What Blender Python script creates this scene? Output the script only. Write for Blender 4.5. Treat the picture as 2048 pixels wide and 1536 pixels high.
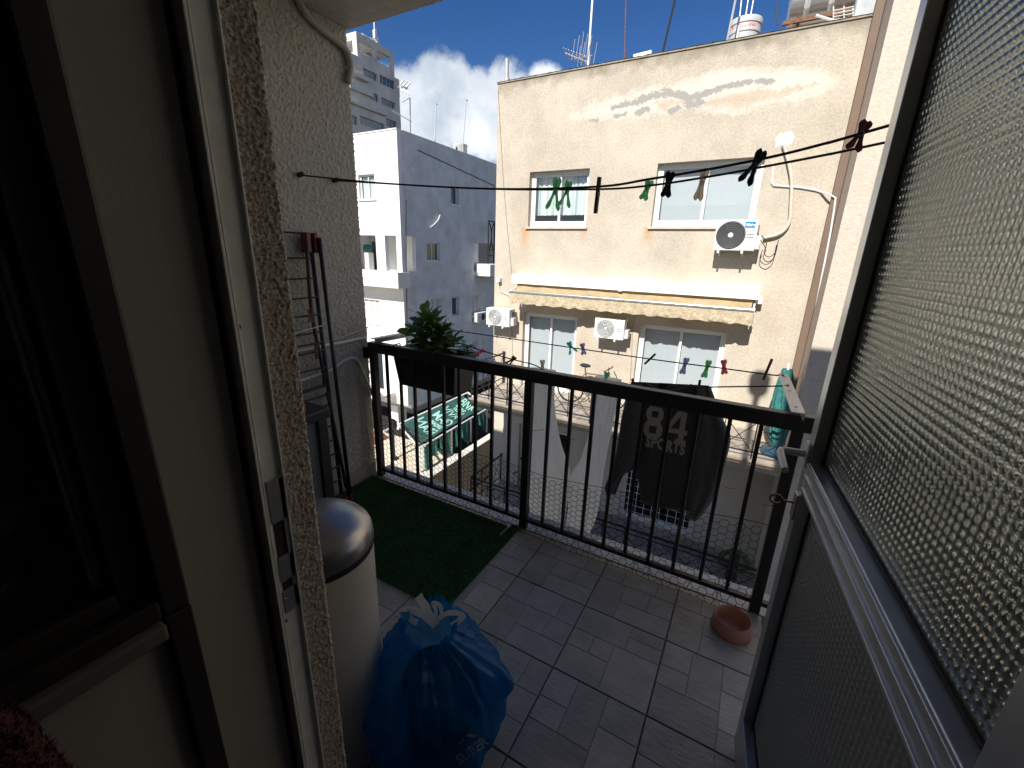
import bpy, bmesh, math, random
from mathutils import Vector, Matrix, noise
random.seed(7)
sc = bpy.context.scene
for o in list(bpy.data.objects): bpy.data.objects.remove(o)
R = math.radians
# ------------------------------------------------------------------ camera
FPX, PITCH, ROLL, YAW, CAMH = 857.567, .2951676, .0315562, -.504842, 1.55
_d = Vector((math.sin(YAW)*math.cos(PITCH), math.cos(YAW)*math.cos(PITCH), -math.sin(PITCH)))
_r0 = Vector((math.cos(YAW), -math.sin(YAW), 0)); _u0 = _r0.cross(_d)
_r = _r0*math.cos(ROLL) + _u0*math.sin(ROLL); _u = _u0*math.cos(ROLL) - _r0*math.sin(ROLL)
CAM = Vector((0, 0, CAMH))
cd = bpy.data.cameras.new('Camera'); cam = bpy.data.objects.new('Camera', cd)
sc.collection.objects.link(cam); sc.camera = cam
cd.sensor_width = 36; cd.lens = FPX/2048*36; cd.clip_start = .02; cd.clip_end = 3000
m = Matrix((( _r.x, _u.x, -_d.x, 0), (_r.y, _u.y, -_d.y, 0), (_r.z, _u.z, -_d.z, CAMH), (0, 0, 0, 1)))
cam.matrix_world = m
sc.render.resolution_x = 1024; sc.render.resolution_y = 768
# a photo pixel gives a direction; the plane it lies on gives the distance
def ray(x, y): return _r*((x-1024)/FPX) - _u*((y-768)/FPX) + _d
def PY(x, y, Y): v = ray(x, y); return CAM + v*(Y/v.y)
def PX(x, y, X): v = ray(x, y); return CAM + v*(X/v.x)
def PZ(x, y, Z): v = ray(x, y); return CAM + v*((Z-CAMH)/v.z)
# ------------------------------------------------------------------ light and sky
SUN_EL, SUN_AZ = R(41), R(-1.2)          # behind the camera building, a little to the left
sunv = Vector((math.sin(SUN_AZ)*math.cos(SUN_EL), -math.cos(SUN_AZ)*math.cos(SUN_EL), math.sin(SUN_EL)))
sl = bpy.data.lights.new('Sun', 'SUN'); sl.energy = 4.6; sl.angle = R(.53); sl.color = (1, .955, .88)
so = bpy.data.objects.new('Sun', sl); sc.collection.objects.link(so)
so.rotation_euler = (-sunv).to_track_quat('-Z', 'Y').to_euler(); so.location = (0, -20, 40)
sc.view_settings.view_transform = 'Standard'; sc.view_settings.look = 'None'
sc.view_settings.gamma = 1; sc.view_settings.use_curve_mapping = False
sc.view_settings.exposure = 0.62
w = bpy.data.worlds.new('World'); sc.world = w; w.use_nodes = True
nt = w.node_tree; nt.nodes.clear()
def WN(t, **k):
    n = nt.nodes.new(t)
    for a, b in k.items(): setattr(n, a, b)
    return n
wo = WN('ShaderNodeOutputWorld'); bg = WN('ShaderNodeBackground'); bg.inputs[1].default_value = .07
sky = WN('ShaderNodeTexSky'); sky.sky_type = 'NISHITA'; sky.sun_disc = False
sky.sun_elevation = SUN_EL; sky.sun_rotation = math.pi - SUN_AZ; sky.altitude = 600; sky.air_density = 1.0; sky.dust_density = .1; sky.ozone_density = 1.6
tc = WN('ShaderNodeTexCoord')
def wmath(op, a, b=None, clamp=False):
    n = WN('ShaderNodeMath', operation=op); n.use_clamp = clamp
    for i, q in enumerate((a, b)):
        if q is None: continue
        if isinstance(q, (int, float)): n.inputs[i].default_value = q
        else: nt.links.new(q, n.inputs[i])
    return n.outputs[0]
def wnoise(scale, detail, rough, off=(0, 0, 0)):
    mp = WN('ShaderNodeMapping'); mp.inputs['Location'].default_value = off; nt.links.new(tc.outputs['Generated'], mp.inputs[0])
    n = WN('ShaderNodeTexNoise'); n.inputs['Scale'].default_value = scale; n.inputs['Detail'].default_value = detail; n.inputs['Roughness'].default_value = rough
    nt.links.new(mp.outputs[0], n.inputs['Vector']); return n.outputs['Fac']
# banks of cumulus standing round the horizon: soft round masses with noisy edges
clouds = [((845, 232), 5.6), ((895, 218), 6.2), ((950, 232), 5.8), ((1015, 205), 4.8), ((1085, 172), 2.8), ((800, 205), 4.2), ((865, 262), 4.6)]
cdirs = [(ray(*p).normalized(), r) for p, r in clouds]
rng = random.Random(3)
for az in range(0, 360, 30):
    if 290 <= az <= 345: continue          # the stretch in view, set above
    for k in range(2):
        a = R(az + rng.uniform(-9, 9)); e = R(rng.uniform(6, 20))
        cdirs.append((Vector((math.sin(a)*math.cos(e), math.cos(a)*math.cos(e), math.sin(e))), rng.uniform(6, 12)))
acc = None
for dv_, rad in cdirs:
    n = WN('ShaderNodeVectorMath', operation='DOT_PRODUCT'); nt.links.new(tc.outputs['Generated'], n.inputs[0]); n.inputs[1].default_value = dv_
    mr = WN('ShaderNodeMapRange'); mr.inputs['From Min'].default_value = math.cos(R(rad*1.0)); mr.inputs['From Max'].default_value = 1.0
    nt.links.new(n.outputs['Value'], mr.inputs['Value'])
    acc = mr.outputs[0] if acc is None else wmath('MAXIMUM', acc, mr.outputs[0])
nz = wnoise(9, 9, .62); nz2 = wnoise(26, 6, .6, (3, 1, 2)); nzs = wnoise(7, 5, .55, (.06, -.03, .09))
v = wmath('ADD', wmath('MULTIPLY', acc, 1.25), wmath('MULTIPLY', wmath('SUBTRACT', nz, .5), 2.1))
v = wmath('ADD', v, wmath('MULTIPLY', wmath('SUBTRACT', nz2, .5), .5))
mk = WN('ShaderNodeMapRange'); mk.interpolation_type = 'SMOOTHSTEP'; mk.inputs['From Min'].default_value = .12; mk.inputs['From Max'].default_value = .78; nt.links.new(v, mk.inputs['Value'])
has = WN('ShaderNodeMapRange'); has.inputs['From Min'].default_value = 0; has.inputs['From Max'].default_value = .18; nt.links.new(acc, has.inputs['Value'])
mask = wmath('MULTIPLY', mk.outputs[0], has.outputs[0], True)
shade = WN('ShaderNodeMapRange'); shade.inputs['From Min'].default_value = .35; shade.inputs['From Max'].default_value = .62; nt.links.new(nzs, shade.inputs['Value'])
cc = WN('ShaderNodeMix', data_type='RGBA'); cc.inputs[6].default_value = (5.6, 6.4, 7.4, 1); cc.inputs[7].default_value = (10.2, 10.5, 10.9, 1)
nt.links.new(shade.outputs[0], cc.inputs[0])
mixc = WN('ShaderNodeMix', data_type='RGBA')
nt.links.new(wmath('MULTIPLY', mask, .96), mixc.inputs[0]); hs_ = WN('ShaderNodeHueSaturation'); hs_.inputs['Saturation'].default_value = 1.35; hs_.inputs['Value'].default_value = .9; hs_.inputs['Hue'].default_value = .513; nt.links.new(sky.outputs[0], hs_.inputs['Color']); nt.links.new(hs_.outputs[0], mixc.inputs[6]); nt.links.new(cc.outputs[2], mixc.inputs[7])
nt.links.new(mixc.outputs[2], bg.inputs[0]); nt.links.new(bg.outputs[0], wo.inputs[0])
# ------------------------------------------------------------------ mesh helpers
C = sc.collection
def V(*a): return Vector(a)
class MB:
    def __init__(s): s.v = []; s.f = []; s.col = None
    def add(s, vs, fs):
        k = len(s.v); s.v += [Vector(q) for q in vs]; s.f += [tuple(i+k for i in q) for q in fs]; return s
    def box(s, x0, x1, y0, y1, z0, z1):
        vs = [(x, y, z) for z in (z0, z1) for y in (y0, y1) for x in (x0, x1)]
        return s.add(vs, [(0, 2, 3, 1), (4, 5, 7, 6), (0, 1, 5, 4), (2, 6, 7, 3), (0, 4, 6, 2), (1, 3, 7, 5)])
    def bbox(s, x0, x1, y0, y1, z0, z1, b):        # box with chamfered edges
        bm = bmesh.new(); bmesh.ops.create_cube(bm, size=1)
        for q in bm.verts: q.co = Vector(((x0+x1)/2+q.co.x*(x1-x0), (y0+y1)/2+q.co.y*(y1-y0), (z0+z1)/2+q.co.z*(z1-z0)))
        bmesh.ops.bevel(bm, geom=bm.edges[:], offset=b, segments=2, profile=.5, affect='EDGES')
        s.from_bm(bm); return s
    def from_bm(s, bm):
        bm.verts.index_update(); s.add([q.co.copy() for q in bm.verts], [[q.index for q in f.verts] for f in bm.faces]); bm.free()
    def bar(s, p, q, w, h=None, up=(0, 0, 1)):      # rectangular bar from p to q
        p = Vector(p); q = Vector(q); h = w if h is None else h
        d = (q-p).normalized(); up = Vector(up)
        if abs(d.dot(up)) > .98: up = Vector((0, 1, 0)) if abs(d.y) < .9 else Vector((1, 0, 0))
        a = d.cross(up).normalized()*(w/2); b = a.cross(d).normalized()*(h/2)
        vs = [c+i*a+j*b for c in (p, q) for i, j in ((-1, -1), (1, -1), (1, 1), (-1, 1))]
        return s.add(vs, [(3, 2, 1, 0), (4, 5, 6, 7), (0, 1, 5, 4), (1, 2, 6, 5), (2, 3, 7, 6), (3, 0, 4, 7)])
    def tube(s, pts, r, n=8, caps=True, closed=False):
        pts = [Vector(p) for p in pts]; N = len(pts); k = len(s.v); prev = None
        rr = r if isinstance(r, (list, tuple)) else [r]*N
        for i, p in enumerate(pts):
            if closed: t = (pts[(i+1) % N]-pts[i-1])
            else: t = pts[min(i+1, N-1)]-pts[max(i-1, 0)]
            t = t.normalized() if t.length > 1e-9 else Vector((0, 0, 1))
            if prev is None:
                a = t.cross(Vector((0, 0, 1)) if abs(t.z) < .9 else Vector((1, 0, 0))).normalized()
            else:
                a = (prev - t*prev.dot(t)); a = a.normalized() if a.length > 1e-9 else t.orthogonal().normalized()
            prev = a; b = t.cross(a)
            for j in range(n):
                an = 2*math.pi*j/n; s.v.append(p + (a*math.cos(an)+b*math.sin(an))*rr[i])
        for i in range(N if closed else N-1):
            for j in range(n):
                i2 = (i+1) % N; j2 = (j+1) % n
                s.f.append((k+i*n+j, k+i*n+j2, k+i2*n+j2, k+i2*n+j))
        if caps and not closed:
            s.f.append(tuple(k+j for j in reversed(range(n)))); s.f.append(tuple(k+(N-1)*n+j for j in range(n)))
        return s
    def lathe(s, prof, c=(0, 0, 0), n=24, axis='Z'):
        k = len(s.v); c = Vector(c)
        for r, h in prof:
            for j in range(n):
                a = 2*math.pi*j/n
                q = Vector((r*math.cos(a), r*math.sin(a), h))
                if axis == 'Y': q = Vector((q.x, q.z, q.y))
                if axis == 'X': q = Vector((q.z, q.x, q.y))
                s.v.append(c+q)
        for i in range(len(prof)-1):
            for j in range(n):
                j2 = (j+1) % n
                s.f.append((k+i*n+j, k+i*n+j2, k+(i+1)*n+j2, k+(i+1)*n+j))
        return s
    def prism(s, poly, vec):                        # polygon (3d points) extruded by vec
        poly = [Vector(p) for p in poly]; vec = Vector(vec); n = len(poly)
        return s.add(poly+[p+vec for p in poly], [tuple(reversed(range(n))), tuple(range(n, 2*n))]+[(i, (i+1) % n, n+(i+1) % n, n+i) for i in range(n)])
    def grid(s, fn, nu, nv, cu=False, cv=False):
        k = len(s.v); U = nu if cu else nu+1; W = nv if cv else nv+1
        for i in range(U):
            for j in range(W): s.v.append(Vector(fn(i/nu, j/nv)))
        for i in range(nu):
            for j in range(nv):
                i2 = (i+1) % U; j2 = (j+1) % W
                s.f.append((k+i*W+j, k+i2*W+j, k+i2*W+j2, k+i*W+j2))
        return s
    def wall(s, o, ax, az, nrm, W, H, t, holes, sub=None):
        """wall panel: origin o, axes ax/az, outward normal nrm, size W x H, thickness t, rectangular holes (x0,x1,z0,z1)"""
        o, ax, az, nrm = Vector(o), Vector(ax), Vector(az), Vector(nrm)
        xs = sorted({0, W, *[q for h in holes for q in h[:2]]}); zs = sorted({0, H, *[q for h in holes for q in h[2:4]]})
        xs = [q for q in xs if 0 <= q <= W]; zs = [q for q in zs if 0 <= q <= H]
        solid = {}
        for i in range(len(xs)-1):
            for j in range(len(zs)-1):
                cx, cz = (xs[i]+xs[i+1])/2, (zs[j]+zs[j+1])/2
                solid[i, j] = not any(h[0] < cx < h[1] and h[2] < cz < h[3] for h in holes)
        P = lambda x, z, d: o+ax*x+az*z-nrm*d
        def quad(a, b, c, d): s.add([a, b, c, d], [(0, 1, 2, 3)])
        for (i, j), sd in solid.items():
            x0, x1, z0, z1 = xs[i], xs[i+1], zs[j], zs[j+1]
            if sd:
                quad(P(x0, z0, 0), P(x1, z0, 0), P(x1, z1, 0), P(x0, z1, 0))
                quad(P(x1, z0, t), P(x0, z0, t), P(x0, z1, t), P(x1, z1, t))
                for di, dj, e in ((-1, 0, (x0, z1, x0, z0)), (1, 0, (x1, z0, x1, z1)), (0, -1, (x0, z0, x1, z0)), (0, 1, (x1, z1, x0, z1))):
                    if not solid.get((i+di, j+dj), False):
                        quad(P(e[0], e[1], t), P(e[2], e[3], t), P(e[2], e[3], 0), P(e[0], e[1], 0))
        return s
    def build(s, name, mat, parent=None, smooth=False, kind=None, fix=True, autosmooth=None):
        off = parent.matrix_world_loc if False else (wloc(parent) if parent else Vector((0, 0, 0)))
        base = Vector((0, 0, 0))
        if parent is None and s.v:
            xs = [q.x for q in s.v]; ys = [q.y for q in s.v]; zs = [q.z for q in s.v]
            base = Vector(((min(xs)+max(xs))/2, (min(ys)+max(ys))/2, min(zs)))
        me = bpy.data.meshes.new(name); me.from_pydata([q-off-base for q in s.v], [], s.f)
        if fix:
            bm = bmesh.new(); bm.from_mesh(me); bmesh.ops.recalc_face_normals(bm, faces=bm.faces); bm.to_mesh(me); bm.free()
        o = bpy.data.objects.new(name, me); C.objects.link(o); o.location = base
        if mat: me.materials.append(mat)
        if smooth:
            me.polygons.foreach_set('use_smooth', [True]*len(me.polygons))
            if autosmooth:
                try: me.set_sharp_from_angle(angle=R(autosmooth))
                except Exception: pass
        if parent: o.parent = parent
        if kind: o['kind'] = kind
        return o
def wloc(o):
    p = Vector((0, 0, 0))
    while o: p += o.location; o = o.parent
    return p
def thing(name, label, cat, loc=(0, 0, 0), group=None):
    o = bpy.data.objects.new(name, None); C.objects.link(o); o.location = loc; o.empty_display_size = .1
    return tag(o, label, cat, group)
def tag(o, label, cat, group=None, kind=None):
    o['label'] = label
    if cat: o['category'] = cat
    if group: o['group'] = group
    if kind: o['kind'] = kind
    return o
def struct(o, label, cat): o['kind'] = 'structure'; o['label'] = label; o['category'] = cat; return o
def copy_tree(o, loc=None, parent=None):
    c = o.copy(); C.objects.link(c); c.parent = parent
    if loc is not None: c.location = loc
    for ch in list(o.children): copy_tree(ch, None, c)
    return c
def share(o, parent, loc, rot=None, scale=None):        # copy of one piece with shared mesh
    c = o.copy(); C.objects.link(c); c.parent = parent; c.location = loc
    if rot is not None: c.rotation_euler = rot
    if scale is not None: c.scale = scale
    return c
def text_mesh(txt, size, extrude=0, font=None, bold=0, spacing=1.0, shear=0):
    cu = bpy.data.curves.new('t', 'FONT'); cu.body = txt; cu.size = size; cu.extrude = extrude; cu.offset = bold; cu.space_character = spacing; cu.shear = shear
    cu.align_x = 'CENTER'; cu.align_y = 'CENTER'; cu.resolution_u = 3
    o = bpy.data.objects.new('t', cu); C.objects.link(o)
    dg = bpy.context.evaluated_depsgraph_get(); me = bpy.data.meshes.new_from_object(o.evaluated_get(dg))
    vs = [q.co.copy() for q in me.vertices]; fs = [tuple(p.vertices) for p in me.polygons]
    bpy.data.objects.remove(o); bpy.data.curves.remove(cu); bpy.data.meshes.remove(me)
    return vs, fs
def put_text(name, txt, size, mat, parent, o, ax, ay, bold=0, mapf=None, spacing=1.0, shear=0, wrapn=None, depth=.0):
    vs, fs = text_mesh(txt, size, depth, None, bold, spacing, shear); mb = MB(); o = Vector(o); ax = Vector(ax).normalized(); ay = Vector(ay).normalized(); nz = ax.cross(ay)
    pts = [o+ax*q.x+ay*q.y+nz*q.z for q in vs]
    if mapf: pts = [mapf(p) for p in pts]
    mb.add(pts, fs); return mb.build(name, mat, parent, fix=False)
def fbm(p, o=4): return noise.fractal(p, 1.0, 2.0, o, noise_basis='PERLIN_ORIGINAL')
# ------------------------------------------------------------------ materials
def mat(name, col, rough=.7, metal=0, var=0, vscale=3, bump=0, bscale=60, spec=.5, detail=6, bdist=.01, col2=None, trans=0, streak=None, coat=0, transl=0, randobj=0):
    m = bpy.data.materials.new(name); m.use_nodes = True; t = m.node_tree; b = t.nodes['Principled BSDF']; L = t.links
    b.inputs['Base Color'].default_value = (*col, 1); b.inputs['Roughness'].default_value = rough; b.inputs['Metallic'].default_value = metal
    b.inputs['Specular IOR Level'].default_value = spec; b.inputs['Transmission Weight'].default_value = trans; b.inputs['Coat Weight'].default_value = coat
    g = t.nodes.new('ShaderNodeTexCoord'); geo = t.nodes.new('ShaderNodeNewGeometry')
    vec = geo.outputs['Position']
    out = None
    if var or col2:
        n = t.nodes.new('ShaderNodeTexNoise'); n.inputs['Scale'].default_value = vscale; n.inputs['Detail'].default_value = detail; n.inputs['Roughness'].default_value = .65
        L.new(vec, n.inputs['Vector'])
        r = t.nodes.new('ShaderNodeMapRange'); r.inputs['From Min'].default_value = .32; r.inputs['From Max'].default_value = .68; L.new(n.outputs['Fac'], r.inputs['Value'])
        mx = t.nodes.new('ShaderNodeMix'); mx.data_type = 'RGBA'
        c2 = col2 if col2 else tuple(c*(1-var) for c in col); c1 = col if col2 else tuple(min(1, c*(1+var*.6)) for c in col)
        mx.inputs[6].default_value = (*c1, 1); mx.inputs[7].default_value = (*c2, 1); L.new(r.outputs[0], mx.inputs[0]); out = mx.outputs[2]
    if streak:                                     # rain streaks: noise stretched down the wall
        amt, scol, sc_ = streak
        mp = t.nodes.new('ShaderNodeMapping'); mp.inputs['Scale'].default_value = (sc_, sc_, sc_*.09); L.new(vec, mp.inputs[0])
        n = t.nodes.new('ShaderNodeTexNoise'); n.inputs['Scale'].default_value = 1; n.inputs['Detail'].default_value = 5; L.new(mp.outputs[0], n.inputs['Vector'])
        r = t.nodes.new('ShaderNodeMapRange'); r.inputs['From Min'].default_value = .52; r.inputs['From Max'].default_value = .75; r.inputs['To Max'].default_value = amt; L.new(n.outputs['Fac'], r.inputs['Value'])
        mx = t.nodes.new('ShaderNodeMix'); mx.data_type = 'RGBA'; L.new(r.outputs[0], mx.inputs[0])
        if out: L.new(out, mx.inputs[6])
        else: mx.inputs[6].default_value = (*col, 1)
        mx.inputs[7].default_value = (*scol, 1); out = mx.outputs[2]
    if randobj:
        oi = t.nodes.new('ShaderNodeObjectInfo'); r = t.nodes.new('ShaderNodeMapRange'); r.inputs['To Min'].default_value = 1-randobj; r.inputs['To Max'].default_value = 1+randobj; L.new(oi.outputs['Random'], r.inputs['Value'])
        mx = t.nodes.new('ShaderNodeVectorMath'); mx.operation = 'SCALE'
        if out: L.new(out, mx.inputs[0])
        else: mx.inputs[0].default_value = col
        L.new(r.outputs[0], mx.inputs['Scale']); out = mx.outputs[0]
    if out: L.new(out, b.inputs['Base Color'])
    if bump:
        n = t.nodes.new('ShaderNodeTexNoise'); n.inputs['Scale'].default_value = bscale; n.inputs['Detail'].default_value = 5; n.inputs['Roughness'].default_value = .6; L.new(vec, n.inputs['Vector'])
        bp = t.nodes.new('ShaderNodeBump'); bp.inputs['Strength'].default_value = bump; bp.inputs['Distance'].default_value = bdist; L.new(n.outputs['Fac'], bp.inputs['Height']); L.new(bp.outputs[0], b.inputs['Normal'])
    if transl:
        tr = t.nodes.new('ShaderNodeBsdfTranslucent'); tr.inputs[0].default_value = (*[min(1, c*1.1) for c in col], 1)
        if out: L.new(out, tr.inputs[0])
        mx = t.nodes.new('ShaderNodeMixShader'); mx.inputs[0].default_value = transl
        L.new(b.outputs[0], mx.inputs[1]); L.new(tr.outputs[0], mx.inputs[2]); L.new(mx.outputs[0], t.nodes['Material Output'].inputs[0])
    return m
def glassmat(name, col=(.9, .95, .95), rough=0.0, ior=1.45):
    m = bpy.data.materials.new(name); m.use_nodes = True; t = m.node_tree; b = t.nodes['Principled BSDF']
    b.inputs['Base Color'].default_value = (*col, 1); b.inputs['Roughness'].default_value = rough; b.inputs['Transmission Weight'].default_value = 1; b.inputs['IOR'].default_value = ior
    return m
def panemat(name, col=(.96, .97, .97), refl=.12):
    """thin window pane: mostly clear with a mirror share that grows at grazing angles"""
    m = bpy.data.materials.new(name); m.use_nodes = True; t = m.node_tree; L = t.links; t.nodes.remove(t.nodes['Principled BSDF'])
    tr = t.nodes.new('ShaderNodeBsdfTransparent'); tr.inputs[0].default_value = (*col, 1); gl = t.nodes.new('ShaderNodeBsdfGlossy'); gl.inputs['Roughness'].default_value = .02
    lw = t.nodes.new('ShaderNodeLayerWeight'); pw = t.nodes.new('ShaderNodeMath'); pw.operation = 'POWER'; pw.inputs[1].default_value = 4.5; L.new(lw.outputs['Facing'], pw.inputs[0])
    ad = t.nodes.new('ShaderNodeMath'); ad.operation = 'MULTIPLY_ADD'; ad.use_clamp = True; ad.inputs[1].default_value = .85; ad.inputs[2].default_value = refl*.5
    L.new(pw.outputs[0], ad.inputs[0]); mx = t.nodes.new('ShaderNodeMixShader'); L.new(ad.outputs[0], mx.inputs[0]); L.new(tr.outputs[0], mx.inputs[1]); L.new(gl.outputs[0], mx.inputs[2])
    L.new(mx.outputs[0], t.nodes['Material Output'].inputs[0]); return m
M = {}
M['stucco'] = mat('our_stucco', (.47, .445, .40), .95, var=.18, vscale=45, bump=.55, bscale=120, bdist=.006)
M['stucco_near'] = mat('pier_stucco', (.15, .115, .09), .95, col2=(.68, .62, .54), vscale=215, bump=.5, bscale=360, bdist=.003, detail=3)
M['plaster'] = mat('interior_plaster', (.31, .30, .28), .85, var=.06, vscale=4, bump=.1, bscale=200)
M['alu'] = mat('aluminium', (.58, .59, .59), .34, metal=.85, var=.06, vscale=20)
M['alu_jamb'] = mat('jamb_aluminium', (.74, .75, .73), .45, metal=.1, var=.12, vscale=14)
M['gasket'] = mat('rubber_gasket', (.015, .015, .015), .6)
M['black_iron'] = mat('black_iron', (.018, .018, .02), .42, var=.3, vscale=30, bump=.1, bscale=90)
M['wire'] = mat('dark_wire', (.018, .018, .018), .6)
M['white_plastic'] = mat('white_plastic', (.72, .72, .7), .35)
M['white_paint'] = mat('white_paint', (.78, .78, .76), .5, var=.05)
M['curtain'] = mat('curtain_cloth', (.66, .70, .69), .9, transl=.25)
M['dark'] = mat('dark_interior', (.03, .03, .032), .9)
M['pane'] = panemat('window_pane')
# ================================================================== OUR BALCONY AND BUILDING
XL, YR, ZC = -2.2, 1.965, 2.70            # side wall plane, railing line, soffit
YW, XJ = .444, -.66                       # outer wall plane, door reveal plane
GZ = -8.5                                 # ground level
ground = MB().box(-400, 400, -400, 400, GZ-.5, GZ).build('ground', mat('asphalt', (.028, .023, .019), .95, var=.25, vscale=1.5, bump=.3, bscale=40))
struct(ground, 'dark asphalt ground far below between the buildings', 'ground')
apt = thing('apartment_building', 'grey rough-stuccoed apartment block that holds the shaded balcony', 'building', (-1, -2, GZ))
mb = MB(); mb.box(-6, 4, -6, YW, GZ, -.25).box(-6, XL-.03, YW, 1.985, GZ, ZC)
mb.box(-2.6, XJ-.12, .24, YW-.012, -.25, ZC).box(.42, 4, .24, YW-.012, -.25, ZC).box(XJ-.12, .42, .24, YW-.012, 2.34, ZC)
mb.build('outer_wall', M['stucco'], apt)
mb = MB(); mb.box(-6, 4, -6, 2.0, ZC, 3.36).box(.6, 4, -1, 1.9, 3.36, 6.0); roof = mb.build('roof_slab', M['stucco'], apt)
vp = MB().tube([(.16, 1.5, 3.36), (.16, 1.5, 6.05)], .06, 10).lathe([(.02, 6.0), (.17, 6.05), (.19, 6.3), (.02, 6.42)], (.16, 1.5, 0), 12).build('vent_pipe', M['alu'], apt)
# side wall with real stucco relief and a ragged outer corner
def rough(p, s1, a1, s2, a2): return a1*noise.noise(p*s1)+a2*noise.noise(p*s2+Vector((7, 3, 1)))
def sidewall(u, v_):
    L1 = 1.985-YW; L2 = .12; sgm = u*(L1+L2); z = .0+v_*(ZC-.002)
    if sgm < L1-.012: p = Vector((XL, YW+sgm, z)); n = Vector((1, 0, 0))
    elif sgm > L1+.012: p = Vector((XL-(sgm-L1), 1.985, z)); n = Vector((0, 1, 0))
    else:
        a = (sgm-L1+.012)/.024*math.pi/2; p = Vector((XL-.012+.012*math.cos(a), 1.985-.012+.012*math.sin(a), z)); n = Vector((math.cos(a), math.sin(a), 0))
    return p + n*(.0062*max(-.3, noise.noise(p*88))+.0038*noise.noise(p*170))
MB().grid(sidewall, 300, 500).build('side_wall', M['stucco'], apt, smooth=True)
# the reveal beside the door: coarse pebbly stucco, seen from very near
def pier(u, v_):
    L1 = YW-.379; L2 = .14; sgm = u*(L1+L2); z = v_*2.34
    if sgm < L1-.006: p = Vector((XJ, .379+sgm, z)); n = Vector((1, 0, 0))
    elif sgm > L1+.006: p = Vector((XJ-(sgm-L1), YW, z)); n = Vector((0, 1, 0))
    else:
        a = (sgm-L1+.006)/.012*math.pi/2; p = Vector((XJ-.006+.006*math.cos(a), YW-.006+.006*math.sin(a), z)); n = Vector((math.cos(a), math.sin(a), 0))
    d = .0030*max(-.3, noise.noise(p*225))+.0016*noise.noise(p*420)
    return p + n*d
MB().grid(pier, 84, 860).build('door_reveal', M['stucco_near'], apt, smooth=True)
MB().box(XL-.3, XJ-.13, YW-.012, YW, 0, ZC).box(XJ-.125, XJ-.004, .379, YW-.006, 0, 2.34).build('wall_render', M['stucco'], apt)
M['skirt'] = mat('skirting_stone', (.36, .34, .31), .6, var=.15, vscale=12)
MB().bbox(XL+.004, XL+.016, YW+.01, 1.97, .0, .095, .003).build('skirting_board', M['skirt'], apt)
# floor: concrete slab, cast tiles with an embossed ashlar pattern, stone strip under the railing
slab = MB().box(XL-.02, 1.30, YW-.02, 2.11, -.24, -.012).build('balcony_floor', mat('slab_concrete', (.26, .25, .24), .95, var=.2, vscale=8, bump=.2, bscale=90))
struct(slab, 'grey tiled balcony floor with ashlar patterned tiles', 'floor')
def tile_material():
    m = mat('floor_tile', (.44, .435, .405), .36, var=.2, vscale=9, bump=.35, bscale=45, bdist=.004, randobj=.06); t = m.node_tree; b = t.nodes['Principled BSDF']
    ca = t.nodes.new('ShaderNodeVertexColor'); ca.layer_name = 'shade'
    mx = t.nodes.new('ShaderNodeMix'); mx.data_type = 'RGBA'; mx.blend_type = 'MULTIPLY'; mx.inputs[0].default_value = 1
    src = b.inputs['Base Color'].links[0].from_socket; t.links.new(src, mx.inputs[6]); t.links.new(ca.outputs[0], mx.inputs[7]); t.links.new(mx.outputs[2], b.inputs['Base Color'])
    # slate-like ripples
    g = t.nodes.new('ShaderNodeNewGeometry'); mp = t.nodes.new('ShaderNodeMapping'); mp.inputs['Rotation'].default_value = (0, 0, .7); mp.inputs['Scale'].default_value = (22, 75, 40); t.links.new(g.outputs['Position'], mp.inputs[0])
    n = t.nodes.new('ShaderNodeTexNoise'); n.inputs['Scale'].default_value = 1; n.inputs['Detail'].default_value = 4; t.links.new(mp.outputs[0], n.inputs[0])
    bp = t.nodes.new('ShaderNodeBump'); bp.inputs['Strength'].default_value = .35; bp.inputs['Distance'].default_value = .006; t.links.new(n.outputs['Fac'], bp.inputs['Height'])
    t.links.new(b.inputs['Normal'].links[0].from_socket, bp.inputs['Normal']); t.links.new(bp.outputs[0], b.inputs['Normal'])
    return m
M['tile'] = tile_material()
TS = .3605
def tile_mesh(seed):
    rg = random.Random(seed); mb = MB(); cols = []
    e = TS-.005; g = .0022
    mb.box(0, e, 0, e, -.012, -.0016)
    cols += [.72]*6
    pats = [[(0, .5, 0, .36), (.5, 1, 0, .62), (0, .26, .36, .62), (.26, .5, .36, .62), (0, .62, .62, 1), (.62, 1, .62, .82), (.62, 1, .82, 1)],
            [(0, .36, 0, .62), (.36, 1, 0, .3), (.36, .7, .3, .62), (.7, 1, .3, .62), (0, .3, .62, 1), (.3, .75, .62, 1), (.75, 1, .62, 1)],
            [(0, .62, 0, .4), (.62, 1, 0, .22), (.62, 1, .22, .66), (0, .3, .4, .66), (.3, .62, .4, 1), (0, .3, .66, 1), (.62, 1, .66, 1)]]
    for a, b, c, d in pats[seed % 3]:
        x0, x1, y0, y1 = a*e+g*.5*(a > 0), b*e-g*.5*(b < 1), c*e+g*.5*(c > 0), d*e-g*.5*(d < 1); h = rg.uniform(-.0003, .0004); q = .0014
        mb.add([(x0, y0, -.0016), (x1, y0, -.0016), (x1, y1, -.0016), (x0, y1, -.0016), (x0+q, y0+q, h), (x1-q, y0+q, h), (x1-q, y1-q, h), (x0+q, y1-q, h)],
               [(4, 5, 6, 7), (0, 1, 5, 4), (1, 2, 6, 5), (2, 3, 7, 6), (3, 0, 4, 7)])
        sh = rg.choice((.86, .93, 1.0, 1.0, 1.08, 1.2)); cols += [sh]+[sh*.86]*4
    return mb, cols
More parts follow.
